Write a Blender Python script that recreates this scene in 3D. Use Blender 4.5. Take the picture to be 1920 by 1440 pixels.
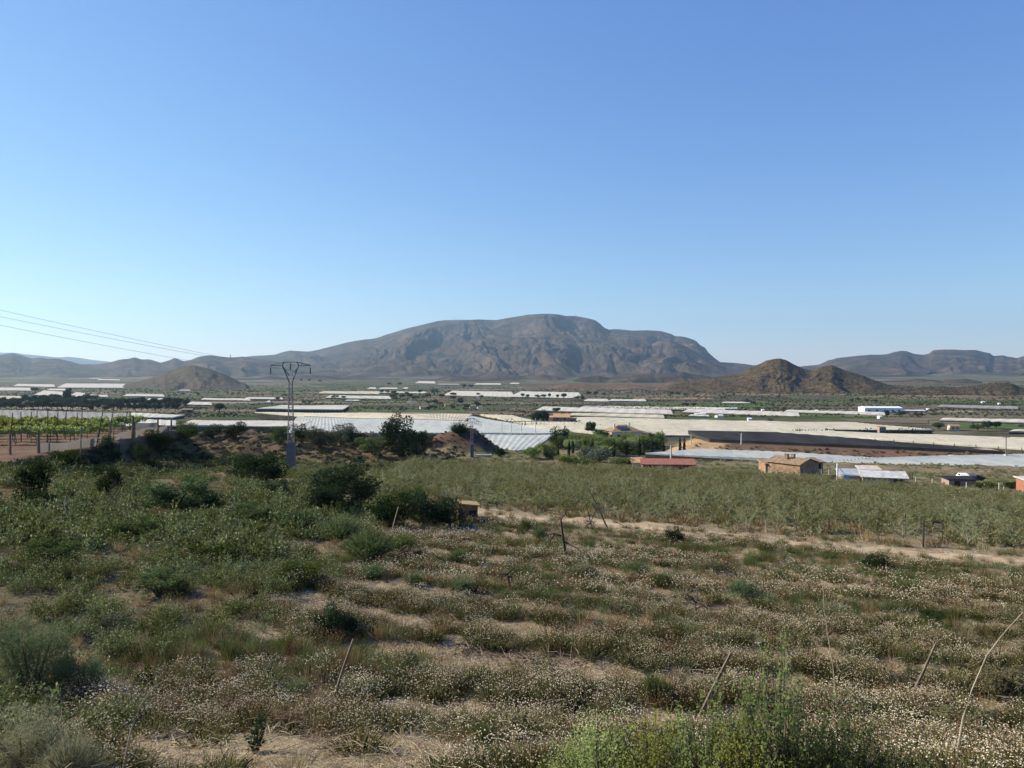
import bpy, math, random
import numpy as np
from mathutils import Vector
R = math.radians
sc = bpy.context.scene
COL = sc.collection
for o in list(bpy.data.objects): bpy.data.objects.remove(o, do_unlink=True)

# ------------------------------------------------------------------ camera, sky, sun, exposure
F = 1440.0                      # focal length in photo pixels (1920 wide)
PITCH = math.atan(35 / F)
cam = bpy.data.cameras.new('camera'); co = bpy.data.objects.new('camera', cam); COL.objects.link(co)
cam.sensor_width = 36; cam.lens = 36 * F / 1920; cam.clip_start = .05; cam.clip_end = 60000
co.location = (0, 0, 0); co.rotation_euler = (R(90) - PITCH, 0, 0); sc.camera = co

SUN_EL, SUN_ROT = 30.0, -74.0   # azimuth measured clockwise from the view direction
w = bpy.data.worlds.new('World'); sc.world = w; w.use_nodes = True
nt = w.node_tree; bg = nt.nodes['Background']; STR = .15
sky = nt.nodes.new('ShaderNodeTexSky'); sky.sky_type = 'NISHITA'; sky.sun_disc = False
sky.sun_elevation = R(SUN_EL); sky.sun_rotation = R(SUN_ROT)
sky.altitude = 600; sky.air_density = 1.0; sky.dust_density = .1; sky.ozone_density = 4
def wn(t, **k):
    n = nt.nodes.new(t)
    for a, b in k.items(): setattr(n, a, b)
    return n
sep = wn('ShaderNodeSeparateColor'); com = wn('ShaderNodeCombineColor')
nt.links.new(sky.outputs[0], sep.inputs[0])
for i, (k, p, s) in enumerate(((.92, .95, .89), (1.02, .84, .845), (1.30, .52, .83))):
    a = wn('ShaderNodeMath', operation='MULTIPLY'); a.inputs[1].default_value = STR * k
    b = wn('ShaderNodeMath', operation='POWER'); b.inputs[1].default_value = p
    c = wn('ShaderNodeMath', operation='MULTIPLY'); c.inputs[1].default_value = s / STR
    nt.links.new(sep.outputs[i], a.inputs[0]); nt.links.new(a.outputs[0], b.inputs[0])
    nt.links.new(b.outputs[0], c.inputs[0]); nt.links.new(c.outputs[0], com.inputs[i])
nt.links.new(com.outputs[0], bg.inputs[0]); bg.inputs[1].default_value = .088
sl = bpy.data.lights.new('sun', 'SUN'); so = bpy.data.objects.new('sun', sl); COL.objects.link(so)
sl.energy = 5.0; sl.angle = R(.53); sl.color = (1, .91, .76)
sdir = Vector((math.sin(R(SUN_ROT)) * math.cos(R(SUN_EL)), math.cos(R(SUN_ROT)) * math.cos(R(SUN_EL)), math.sin(R(SUN_EL))))
so.rotation_euler = sdir.to_track_quat('Z', 'Y').to_euler(); so.location = (-60, 20, 60)
sc.view_settings.view_transform = 'Standard'; sc.view_settings.look = 'None'
sc.view_settings.exposure = .78; sc.view_settings.gamma = 1
try:
    sc.cycles.max_bounces = 6; sc.cycles.diffuse_bounces = 3; sc.cycles.transparent_max_bounces = 8
    sc.cycles.volume_bounces = 0
except Exception: pass

# ------------------------------------------------------------------ numpy helpers
_P = np.random.RandomState(11).permutation(1024)
_G = np.random.RandomState(12).uniform(0, 2 * math.pi, 1024)
def pn(x, y, seed=0):
    x = np.asarray(x, float) + seed * 17.13; y = np.asarray(y, float) - seed * 9.71
    xi = np.floor(x).astype(int); yi = np.floor(y).astype(int); fx = x - xi; fy = y - yi
    def g(ix, iy, dx, dy):
        h = _G[_P[(_P[ix & 1023] + iy) & 1023]]
        return np.cos(h) * dx + np.sin(h) * dy
    u = fx * fx * fx * (fx * (fx * 6 - 15) + 10); v = fy * fy * fy * (fy * (fy * 6 - 15) + 10)
    a = g(xi, yi, fx, fy); b = g(xi + 1, yi, fx - 1, fy); c = g(xi, yi + 1, fx, fy - 1); d = g(xi + 1, yi + 1, fx - 1, fy - 1)
    return 1.5 * ((a + (b - a) * u) * (1 - v) + (c + (d - c) * u) * v)
def fbm(x, y, seed=0, n=4, gain=.5):
    s = 0; a = 1
    for i in range(n):
        s = s + a * pn(x * 2 ** i, y * 2 ** i, seed + i); a *= gain
    return s
def ridged(x, y, seed=0, n=4, gain=.5):
    s = 0; a = 1; t = 0
    for i in range(n):
        s = s + a * (1 - np.abs(pn(x * 2 ** i, y * 2 ** i, seed + i)) * 1.6); t += a; a *= gain
    return s / t
def sstep(a, b, x):
    t = np.clip((np.asarray(x, float) - a) / (b - a), 0, 1); return t * t * (3 - 2 * t)
def lerp(a, b, t): return a + (b - a) * t

SN, CS = math.sin(R(25)), math.cos(R(25))      # field rows run 25 degrees down to the right
ST = [-400, -6, -2, 2, 6, 11, 18, 27, 42, 47, 49, 65, 92, 130, 161, 400]
SZ = [-1.7, -1.7, -1.7, -2.0, -3.9, -5.8, -6.6, -7.7, -9.5, -9.85, -10.5, -12, -15, -17.2, -20, -30]
VT = [-9e9, 200, 260, 450, 700, 1000, 2000, 4000, 7000, 9e9]
VL = [-30, -31, -33, -33.5, -40, -46, -62, -75, -68, -68]
WT = [-9e9, 172, 240, 305, 345, 450, 700, 1000, 2000, 4000, 7000, 9e9]
WZ = [-26, -26.5, -27, -28.5, -32.5, -33.5, -40, -46, -62, -75, -68, -68]
def srow(x, y): return y * CS + x * SN * sstep(6, 24, y)
def rel_line(x, y, x0, y0, x1, y1):             # signed distance beyond the line, and position along it
    L = math.hypot(x1 - x0, y1 - y0); tx, ty = (x1 - x0) / L, (y1 - y0) / L
    return -(x - x0) * ty + (y - y0) * tx, ((x - x0) * tx + (y - y0) * ty) / L
def bank_h(x, y):                               # the raised terrace under the black net
    d, t = rel_line(x, y, 46, 236, 134, 203)
    n = 1.5 * fbm(x * .06, y * .06, 31, 3)
    return sstep(-4, 7, d + n) * (1 - sstep(48, 62, d)) * sstep(-.02, .1, t) * (1 - sstep(.97, 1.10, t))
def vine_m(x, y):
    n = .8 * pn(x * .2, y * .2, 5)
    return (1 - sstep(-47, -43, x + n)) * sstep(66, 69.5, y) * (1 - sstep(106, 114, y))
def mound_h(x, y):
    dx = x + 9.5; dy = y - 164
    a = np.where(dx < 0, np.abs(dx) / 11.5, np.abs(dx) / 7.6)
    r = np.sqrt(a * a + (dy / 9) ** 2)
    return 5.6 * np.clip(1.12 - r * 1.0, 0, .95) * (1 + .08 * fbm(x * .35, y * .35, 7, 3))
def H(x, y):
    x = np.asarray(x, float); y = np.asarray(y, float)
    s = srow(x, y)
    near = np.interp(s, ST, SZ)
    r = np.hypot(x, y)
    k = sstep(8, 40, r)
    near = near + (.10 + .5 * sstep(50, 160, r) * (1 - .75 * sstep(-25, 0, x))) * fbm(x * .22, y * .22, 1, 3) * (.5 + k) + .05 * fbm(x * 1.1, y * 1.1, 2, 2)
    near = near + .07 * np.cos(2 * math.pi * s / 2.6 + 0.75 * pn(x * .15, y * .15, 3)) * sstep(10, 13, s) * (1 - sstep(40, 43, s))
    # rough ground and rim on the left, before the drop to the valley
    near = near + 1.6 * np.exp(-((y - 186) / 17) ** 2) * (1 - sstep(-30, -18, x)) * (1 + .22 * fbm(x * .05, y * .05, 8, 3))
    near = near + 1.1 * fbm(x * .07, y * .07, 9, 3) * (1 - sstep(-25, -8, x)) * sstep(105, 135, y)
    near = near + mound_h(x, y)
    vm = vine_m(x, y); near = near * (1 - vm) + (-8.9 + .08 * fbm(x * .5, y * .5, 4, 2)) * vm
    f = sstep(0, 26, x)
    val = np.interp(y, VT, VL) * (1 - f) + np.interp(y, WT, WZ) * f
    val = lerp(val, np.minimum(val, np.interp(y, [-9e9, 172, 228, 262, 450, 700], [-26, -26.5, -27, -33, -33.5, -40])), sstep(95, 125, x) * (1 - sstep(450, 600, y)))
    val = val + 2.4 * bank_h(x, y)
    far = sstep(700, 3000, r); val = val + far * 6 * fbm(x * .0011, y * .0011, 21, 3)
    y0 = lerp(200, 160, sstep(-22, 24, x)); wd = lerp(50, 24, sstep(-22, 24, x))
    t = np.clip((y - y0) / wd, 0, 1); t = t * t * (3 - 2 * t)
    return near * (1 - t) + val * t

CP, SP = math.cos(PITCH), math.sin(PITCH)
def ray(u, v):
    yv = -(v - 720) / F
    return (u - 960) / F, CP + yv * SP, -SP + yv * CP
def at_depth(u, v, d):
    a, b, c = ray(u, v); k = d / b
    return Vector((a * k, d, c * k))
def at_z(u, v, z):
    a, b, c = ray(u, v); k = z / c
    return Vector((a * k, b * k, z))
_T = np.concatenate([np.arange(3, 60, .05), np.arange(60, 400, .2), np.arange(400, 9000, 2)])
def hit(u, v):
    a, b, c = ray(u, v)
    z = H(a * _T, b * _T); m = np.nonzero(c * _T < z)[0]
    t = _T[m[0]] if len(m) else _T[-1]
    x, y = a * t, b * t
    return Vector((x, y, float(H(x, y))))

def mk(name, parts, mats, smooth=False, parent=None, attrs=None, link=True):
    """parts: (V, F, material index); V (n,3), F (m,k)"""
    Vs, Ls, Ts, Ms, off = [], [], [], [], 0
    for V, Fc, mi in parts:
        V = np.asarray(V, np.float32).reshape(-1, 3); Fc = np.asarray(Fc, np.int64)
        Vs.append(V); Ls.append((Fc + off).ravel()); Ts.append(np.full(len(Fc), Fc.shape[1])); Ms.append(np.full(len(Fc), mi)); off += len(V)
    V = np.concatenate(Vs); L = np.concatenate(Ls); T = np.concatenate(Ts); M = np.concatenate(Ms)
    me = bpy.data.meshes.new(name)
    me.vertices.add(len(V)); me.vertices.foreach_set('co', V.ravel())
    me.loops.add(len(L)); me.loops.foreach_set('vertex_index', L.astype(np.int32))
    me.polygons.add(len(T)); st = np.concatenate([[0], np.cumsum(T)[:-1]])
    me.polygons.foreach_set('loop_start', st.astype(np.int32)); me.polygons.foreach_set('loop_total', T.astype(np.int32))
    me.polygons.foreach_set('material_index', M.astype(np.int32))
    me.polygons.foreach_set('use_smooth', np.full(len(T), bool(smooth)))
    for m in (mats if isinstance(mats, (list, tuple)) else [mats]): me.materials.append(m)
    for an, (ty, val) in (attrs or {}).items():
        at = me.attributes.new(an, ty, 'POINT')
        at.data.foreach_set('color' if ty == 'FLOAT_COLOR' else 'value', np.asarray(val, np.float32).ravel())
    me.update(calc_edges=True)
    o = bpy.data.objects.new(name, me)
    if link: COL.objects.link(o)
    if parent is not None: o.parent = parent
    return o
def tag(o, label=None, cat=None, group=None, kind=None):
    if label: o['label'] = label
    if cat: o['category'] = cat
    if group: o['group'] = group
    if kind: o['kind'] = kind
    return o
def thing(name, label, cat, loc=(0, 0, 0), rz=0, group=None):
    o = bpy.data.objects.new(name, None); COL.objects.link(o); o.empty_display_size = .2
    o.location = loc; o.rotation_euler = (0, 0, rz)
    return tag(o, label, cat, group)
def copy_tree(o, loc, rz, scale, label=None, group=None):
    def cp(a, p):
        c = a.copy(); COL.objects.link(c)
        if p is not None: c.parent = p
        for ch in a.children: cp(ch, c)
        return c
    c = cp(o, None); c.location = loc; c.rotation_euler = (0, 0, rz)
    c.scale = scale if hasattr(scale, '__len__') else (scale,) * 3
    if label: c['label'] = label
    if group: c['group'] = group
    return c

BOXF = np.array([[0, 3, 2, 1], [4, 5, 6, 7], [0, 1, 5, 4], [1, 2, 6, 5], [2, 3, 7, 6], [3, 0, 4, 7]])
def box(c, s, rz=0):
    sx, sy, sz = [a / 2 for a in s]
    V = np.array([[-sx, -sy, -sz], [sx, -sy, -sz], [sx, sy, -sz], [-sx, sy, -sz], [-sx, -sy, sz], [sx, -sy, sz], [sx, sy, sz], [-sx, sy, sz]])
    if rz:
        k, q = math.cos(rz), math.sin(rz); V = np.c_[V[:, 0] * k - V[:, 1] * q, V[:, 0] * q + V[:, 1] * k, V[:, 2]]
    return V + np.array(c), BOXF
def tube(pts, rad, n=6):
    pts = np.asarray(pts, float); m = len(pts)
    rad = np.full(m, rad) if np.isscalar(rad) else np.asarray(rad, float)
    V = []
    for i in range(m):
        t = pts[min(i + 1, m - 1)] - pts[max(i - 1, 0)]; t = t / (np.linalg.norm(t) + 1e-9)
        a = np.cross(t, [0, 0, 1.]) if abs(t[2]) < .95 else np.cross(t, [1., 0, 0]); a /= np.linalg.norm(a); b = np.cross(t, a)
        for j in range(n):
            q = 2 * math.pi * j / n; V.append(pts[i] + rad[i] * (math.cos(q) * a + math.sin(q) * b))
    Fc = [[i * n + j, i * n + (j + 1) % n, (i + 1) * n + (j + 1) % n, (i + 1) * n + j] for i in range(m - 1) for j in range(n)]
    V += [pts[0], pts[-1]]; k = m * n
    Fc += [[k, (j + 1) % n, j, j] for j in range(0)]
    caps = [[k, (j + 1) % n, j, k] for j in range(0)]
    return np.array(V), np.array(Fc + caps)
def merge(ps):
    """merge (V,F) pieces with equal face size"""
    Vs, Fs, off = [], [], 0
    for V, Fc in ps: Vs.append(V); Fs.append(np.asarray(Fc) + off); off += len(V)
    return np.concatenate(Vs), np.concatenate(Fs)
def unit(a): return a / (np.linalg.norm(a, axis=-1, keepdims=True) + 1e-9)
def leaves(P, L, W, rng, up=0., d=None):
    """one rhombic leaf quad per point"""
    n = len(P); d = unit(rng.normal(size=(n, 3)) + np.array([0, 0, up])) if d is None else d
    s = unit(np.cross(d, rng.normal(size=(n, 3)))); L = L * rng.uniform(.6, 1.3, (n, 1)); W = W * rng.uniform(.7, 1.3, (n, 1))
    V = np.stack([P, P + d * L * .5 + s * W * .5, P + d * L, P + d * L * .5 - s * W * .5], 1).reshape(-1, 3)
    return V, np.arange(4 * n).reshape(n, 4)
def blades(B, T, W, rng, bend=.15):
    """thin bent blades from base points B to tips T: quad + triangle folded to two quads"""
    n = len(B); d = T - B; s = unit(np.cross(d, rng.normal(size=(n, 3)))) * W / 2
    h = np.linalg.norm(d, axis=1, keepdims=True); mid = B + d * .55 + np.array([0, 0, 1.]) * h * bend * .5
    V = np.stack([B - s, B + s, mid + s * .8, mid - s * .8, T + s * .25, T - s * .25], 1).reshape(-1, 3)
    b = np.arange(n)[:, None] * 6
    return V, np.concatenate([b + np.array([[0, 1, 2, 3]]), b + np.array([[3, 2, 4, 5]])])
def heads(P, r, rng):
    """tiny flattened double cones"""
    n = len(P); r = r * rng.uniform(.7, 1.3, (n, 1))
    t = unit(rng.normal(size=(n, 3)) * .5 + np.array([0, 0, 1.])); a = unit(np.cross(t, rng.normal(size=(n, 3)))); b = np.cross(t, a)
    V = np.stack([P + a * r, P + b * r, P - a * r, P - b * r, P + t * r * .7, P - t * r * .6], 1).reshape(-1, 3)
    k = np.arange(n)[:, None] * 6
    return V, np.concatenate([k + np.array([q]) for q in ([0, 1, 4], [1, 2, 4], [2, 3, 4], [3, 0, 4], [1, 0, 5], [2, 1, 5], [3, 2, 5], [0, 3, 5])])

# ------------------------------------------------------------------ materials
class NT:
    def __init__(s, name):
        s.m = bpy.data.materials.new(name); s.m.use_nodes = True; s.t = s.m.node_tree; s.t.nodes.clear()
        s.out = s.n('ShaderNodeOutputMaterial')
    def n(s, t, **k):
        x = s.t.nodes.new(t)
        for a, b in k.items(): setattr(x, a, b)
        return x
    def l(s, a, b): s.t.links.new(a, b)
    def pos(s, obj=False): return s.n('ShaderNodeTexCoord').outputs['Object'] if obj else s.n('ShaderNodeNewGeometry').outputs['Position']
    def mapping(s, v, scale, rot=(0, 0, 0)):
        m = s.n('ShaderNodeMapping'); s.l(v, m.inputs[0]); m.inputs['Scale'].default_value = scale; m.inputs['Rotation'].default_value = rot; return m.outputs[0]
    def noise(s, v, scale, detail=4, rough=.55):
        n = s.n('ShaderNodeTexNoise'); s.l(v, n.inputs['Vector']); n.inputs['Scale'].default_value = scale
        n.inputs['Detail'].default_value = detail; n.inputs['Roughness'].default_value = rough; return n.outputs[0]
    def ramp(s, f, st, interp='LINEAR'):
        r = s.n('ShaderNodeValToRGB'); s.l(f, r.inputs[0]); e = r.color_ramp.elements; r.color_ramp.interpolation = interp
        while len(e) < len(st): e.new(.5)
        for q, (p, c) in zip(e, st): q.position = p; q.color = (*c, 1) if len(c) == 3 else c
        return r.outputs[0]
    def mix(s, f, a, b, mode='MIX'):
        m = s.n('ShaderNodeMix', data_type='RGBA', blend_type=mode)
        for i, x in ((0, f), (6, a), (7, b)):
            if hasattr(x, 'is_linked'): s.l(x, m.inputs[i])
            else: m.inputs[i].default_value = x if i == 0 else ((*x, 1) if len(x) == 3 else x)
        return m.outputs[2]
    def math(s, op, a, b=0.):
        m = s.n('ShaderNodeMath', operation=op)
        for i, x in ((0, a), (1, b)):
            if hasattr(x, 'is_linked'): s.l(x, m.inputs[i])
            else: m.inputs[i].default_value = x
        return m.outputs[0]
    def bump(s, h, strength, dist):
        b = s.n('ShaderNodeBump'); s.l(h, b.inputs['Height']); b.inputs['Strength'].default_value = strength; b.inputs['Distance'].default_value = dist; return b.outputs[0]
    def principled(s, col, rough=.9, normal=None, metal=0, spec=.2):
        p = s.n('ShaderNodeBsdfPrincipled')
        if hasattr(col, 'is_linked'): s.l(col, p.inputs['Base Color'])
        else: p.inputs['Base Color'].default_value = (*col, 1)
        p.inputs['Roughness'].default_value = rough; p.inputs['Metallic'].default_value = metal; p.inputs['Specular IOR Level'].default_value = spec
        if normal is not None: s.l(normal, p.inputs['Normal'])
        s.l(p.outputs[0], s.out.inputs[0]); return s.m
    def diffuse_trans(s, col, k):
        d = s.n('ShaderNodeBsdfDiffuse'); t = s.n('ShaderNodeBsdfTranslucent'); m = s.n('ShaderNodeMixShader'); m.inputs[0].default_value = k
        for q in (d, t): s.l(col, q.inputs['Color'])
        s.l(d.outputs[0], m.inputs[1]); s.l(t.outputs[0], m.inputs[2]); s.l(m.outputs[0], s.out.inputs[0]); return s.m

def m_plain(name, c, rough=.8, var=.35, scale=3., metal=0, bump=0., spec=.25):
    N = NT(name); p = N.pos(True); n = N.noise(p, scale, 5)
    lo = tuple(a * (1 - var) for a in c); hi = tuple(min(1, a * (1 + var)) for a in c)
    col = N.ramp(n, [(.3, lo), (.7, hi)])
    nb = N.bump(N.noise(p, scale * 6, 3), bump, .02) if bump else None
    return N.principled(col, rough, nb, metal, spec)
def m_leaf(name, a, b, trans=.3, tint=False, scale=2.5, c=None):
    """leaf colour varying over the plant and from plant to plant"""
    N = NT(name); p = N.pos(True); n = N.noise(p, scale, 3)
    col = N.ramp(n, [(.3, a), (.68, b)])
    if tint: r = N.n('ShaderNodeAttribute', attribute_name='tint').outputs['Fac']
    else: r = N.n('ShaderNodeObjectInfo').outputs['Random']
    h = N.n('ShaderNodeHueSaturation'); N.l(col, h.inputs['Color'])
    N.l(N.math('ADD', N.math('MULTIPLY', r, .04), .48), h.inputs['Hue']); N.l(N.math('ADD', N.math('MULTIPLY', r, .7), .65), h.inputs['Value'])
    N.l(N.math('ADD', N.math('MULTIPLY', r, -.3), 1.1), h.inputs['Saturation'])
    out = h.outputs[0]
    if c is not None: out = N.mix(N.math('GREATER_THAN', r, .8), out, c)
    return N.diffuse_trans(out, trans)

M = {}
M['steel'] = m_plain('galvanised_steel', (.14, .145, .15), .6, .25, 2., .2)
M['panel'] = m_plain('grey_sheet_steel', (.115, .125, .14), .7, .2, 1.5, .1)
M['wire'] = m_plain('wire_metal', (.24, .25, .26), .6, .1)
M['insul'] = m_plain('insulator_glass', (.06, .055, .05), .3, .2)
M['wood'] = m_plain('weathered_wood', (.17, .125, .085), .9, .4, 6., 0, .5)
M['darkwood'] = m_plain('dark_dead_wood', (.055, .045, .038), .95, .4, 5., 0, .5)
M['palewood'] = m_plain('pale_dry_stalk', (.33, .28, .20), .9, .25, 5.)
M['bark'] = m_plain('bark', (.10, .08, .06), .95, .4, 4., 0, .6)
M['concrete'] = m_plain('pale_concrete', (.50, .48, .44), .9, .2, 3.)
M['ochre'] = m_plain('ochre_brick_wall', (.30, .19, .125), .95, .35, 1.6)
M['mauve'] = m_plain('weathered_plaster', (.30, .22, .19), .95, .2, 1.2)
M['cream'] = m_plain('cream_plaster', (.55, .47, .36), .9, .15, 1.)
M['white'] = m_plain('white_paint', (.78, .78, .76), .6, .08, .8)
M['blue'] = m_plain('faded_blue_paint', (.16, .36, .50), .7, .25, 2.)
M['greyroof'] = m_plain('grey_sheet_roof', (.36, .37, .38), .7, .2, 1.5)
M['dark'] = m_plain('dark_opening', (.018, .018, .02), .6, .3)
M['navy'] = m_plain('dark_blue_tarp', (.03, .04, .075), .6, .3)
M['brick'] = m_plain('red_brick', (.33, .13, .085), .95, .25, 3.)
M['solar'] = m_plain('solar_panel', (.045, .05, .07), .3, .2, 1., 0, 0, .5)
M['rust'] = m_plain('rusty_sheet', (.33, .15, .07), .9, .35, 2.)
M['glass'] = m_plain('window_glass', (.03, .035, .04), .15, .2, 1., 0, 0, .5)
M['strawroof'] = m_plain('straw_coloured_board', (.36, .25, .12), .95, .3, 4.)
M['tarp'] = m_plain('grey_plastic_sheet', (.19, .20, .235), .6, .3, 3.)
def tile_roof(name, c1, c2, sc_=3.2):
    N = NT(name); p = N.pos(True); n = N.noise(p, 2.2, 4)
    wv = N.n('ShaderNodeTexWave', wave_type='BANDS', bands_direction='X'); N.l(p, wv.inputs[0]); wv.inputs['Scale'].default_value = sc_; wv.inputs['Distortion'].default_value = .6
    return N.principled(N.ramp(n, [(.3, c1), (.7, c2)]), .95, N.bump(wv.outputs[1], .7, .06))
M['tile'] = tile_roof('old_clay_tile', (.20, .135, .085), (.42, .30, .18))
M['redtile'] = tile_roof('red_roof_sheet', (.27, .085, .06), (.38, .17, .125))
M['orangetile'] = tile_roof('orange_clay_tile', (.42, .25, .13), (.55, .36, .2))

M['juniper'] = m_leaf('dark_evergreen_leaf', (.018, .03, .012), (.048, .074, .028), .2)
M['darkleaf'] = m_leaf('dark_green_leaf', (.018, .034, .013), (.05, .082, .03), .25)
M['midleaf'] = m_leaf('mid_green_leaf', (.045, .07, .018), (.11, .145, .04), .3)
M['brightleaf'] = m_leaf('bright_green_leaf', (.12, .165, .05), (.26, .32, .11), .5)
M['limeleaf'] = m_leaf('yellow_green_leaf', (.22, .28, .065), (.42, .48, .16), .5)
M['vineleaf'] = m_leaf('vine_leaf', (.17, .22, .045), (.34, .38, .10), .45)
M['oliveleaf'] = m_leaf('grey_olive_leaf', (.06, .075, .045), (.13, .15, .095), .25)
M['feather'] = m_leaf('feathery_green_leaf', (.07, .095, .028), (.15, .185, .065), .3)
M['greyleaf'] = m_leaf('grey_green_leaf', (.16, .16, .08), (.29, .28, .155), .35)
M['sapleaf'] = m_leaf('sapling_leaf', (.14, .155, .055), (.285, .29, .125), .4)
M['bluegreen'] = m_leaf('blue_green_far_foliage', (.024, .044, .024), (.06, .088, .042), .2, False, .8)
# ground cover, one merged object per kind, tint stored per plant
M['g_stem'] = m_leaf('dry_flower_stem', (.095, .085, .03), (.185, .15, .06), .3, True)
M['g_head'] = m_leaf('dry_flower_head', (.48, .385, .24), (.70, .58, .405), .25, True)
M['g_base'] = m_leaf('herb_foliage', (.05, .062, .016), (.12, .125, .038), .3, True)
M['g_green'] = m_leaf('weed_leaf', (.055, .075, .02), (.135, .16, .05), .35, True)
M['g_pale'] = m_leaf('weed_pale_leaf', (.17, .18, .075), (.36, .36, .19), .35, True)
M['g_dry'] = m_leaf('dry_grass_blade', (.17, .12, .05), (.34, .25, .125), .3, True)
M['g_straw'] = m_leaf('straw', (.30, .23, .13), (.48, .39, .26), .3, True)
M['g_sap'] = m_leaf('far_sapling_leaf', (.14, .155, .055), (.285, .29, .125), .4, True)
M['g_scrub'] = m_leaf('far_scrub_leaf', (.02, .032, .016), (.065, .075, .035), .2, True, .5)

# ------------------------------------------------------------------ ground
def ground_mat():
    N = NT('ground_soil'); p = N.pos()
    a = N.n('ShaderNodeAttribute', attribute_name='soil').outputs['Color']
    n1 = N.noise(p, .35, 6, .6); n2 = N.noise(p, 5., 5, .65); n3 = N.noise(p, 34., 3, .6)
    near = N.mix(1., a, N.ramp(n1, [(.25, (.62, .62, .6)), (.75, (1.3, 1.28, 1.22))]), 'MULTIPLY')
    near = N.mix(1., near, N.ramp(n2, [(.3, (.55, .54, .52)), (.5, (1, 1, 1)), (.75, (1.3, 1.28, 1.24))]), 'MULTIPLY')
    near = N.mix(.6, near, N.ramp(n3, [(.32, (.45, .44, .42)), (.5, (1, 1, 1)), (.7, (1.25, 1.25, 1.22))]), 'MULTIPLY')
    # far valley: long thin fields of many crops, broken by scrub
    pm = N.mapping(p, (.006, .011, 0), (0, 0, R(-14)))
    v = N.n('ShaderNodeTexVoronoi', voronoi_dimensions='2D', distance='CHEBYCHEV'); N.l(pm, v.inputs['Vector']); v.inputs['Scale'].default_value = 1.; v.inputs['Randomness'].default_value = .8
    sv = N.n('ShaderNodeSeparateColor'); N.l(v.outputs['Color'], sv.inputs[0])
    fc = N.ramp(sv.outputs[0], [(0, (.10, .105, .055)), (.16, (.17, .145, .095)), (.30, (.12, .10, .075)), (.45, (.085, .105, .04)), (.56, (.23, .17, .11)), (.68, (.14, .125, .08)), (.8, (.12, .145, .055)), (.92, (.28, .22, .15))], 'CONSTANT')
    sn = N.noise(N.mapping(p, (.02, .035, .02)), 1., 6, .65)
    far = N.mix(N.ramp(sn, [(.42, (0, 0, 0)), (.60, (.85, .85, .85))]), fc, (.05, .055, .032))
    fine = N.noise(p, .12, 5, .7)
    far = N.mix(.8, far, N.ramp(fine, [(.3, (.5, .5, .48)), (.55, (1, 1, 1)), (.75, (1.35, 1.3, 1.2))]), 'MULTIPLY')
    k = N.n('ShaderNodeAttribute', attribute_name='farmask').outputs['Fac']
    col = N.mix(k, near, far)
    h = N.math('ADD', N.math('MULTIPLY', n2, .5), N.math('MULTIPLY', n3, .35))
    return N.principled(col, 1., N.bump(h, .9, .16), 0, .05)
_fz = sorted([(p.y, p.x) for p in (hit(u, v) for u, v in ((40, 1390), (90, 1330), (160, 1265), (330, 1215), (500, 1150), (600, 1085), (650, 1030), (700, 990)))])
FZY = [0] + [q[0] for q in _fz] + [60]; FZX = [_fz[0][1]] + [q[1] for q in _fz] + [-8]
def flower_zone(x, y):      # 0 green left side, 1 chamomile field
    xb = np.interp(y, FZY, FZX)
    return sstep(-1.6, 1.6, x - xb + 1.1 * fbm(x * .35, y * .35, 41, 3))
def in_track(x, y):
    d = srow(x, y) - 44.6 - .5 * pn(x * .3, y * .3, 44)
    return np.exp(-(d / 1.9) ** 2) * sstep(-5, -2, x)
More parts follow.
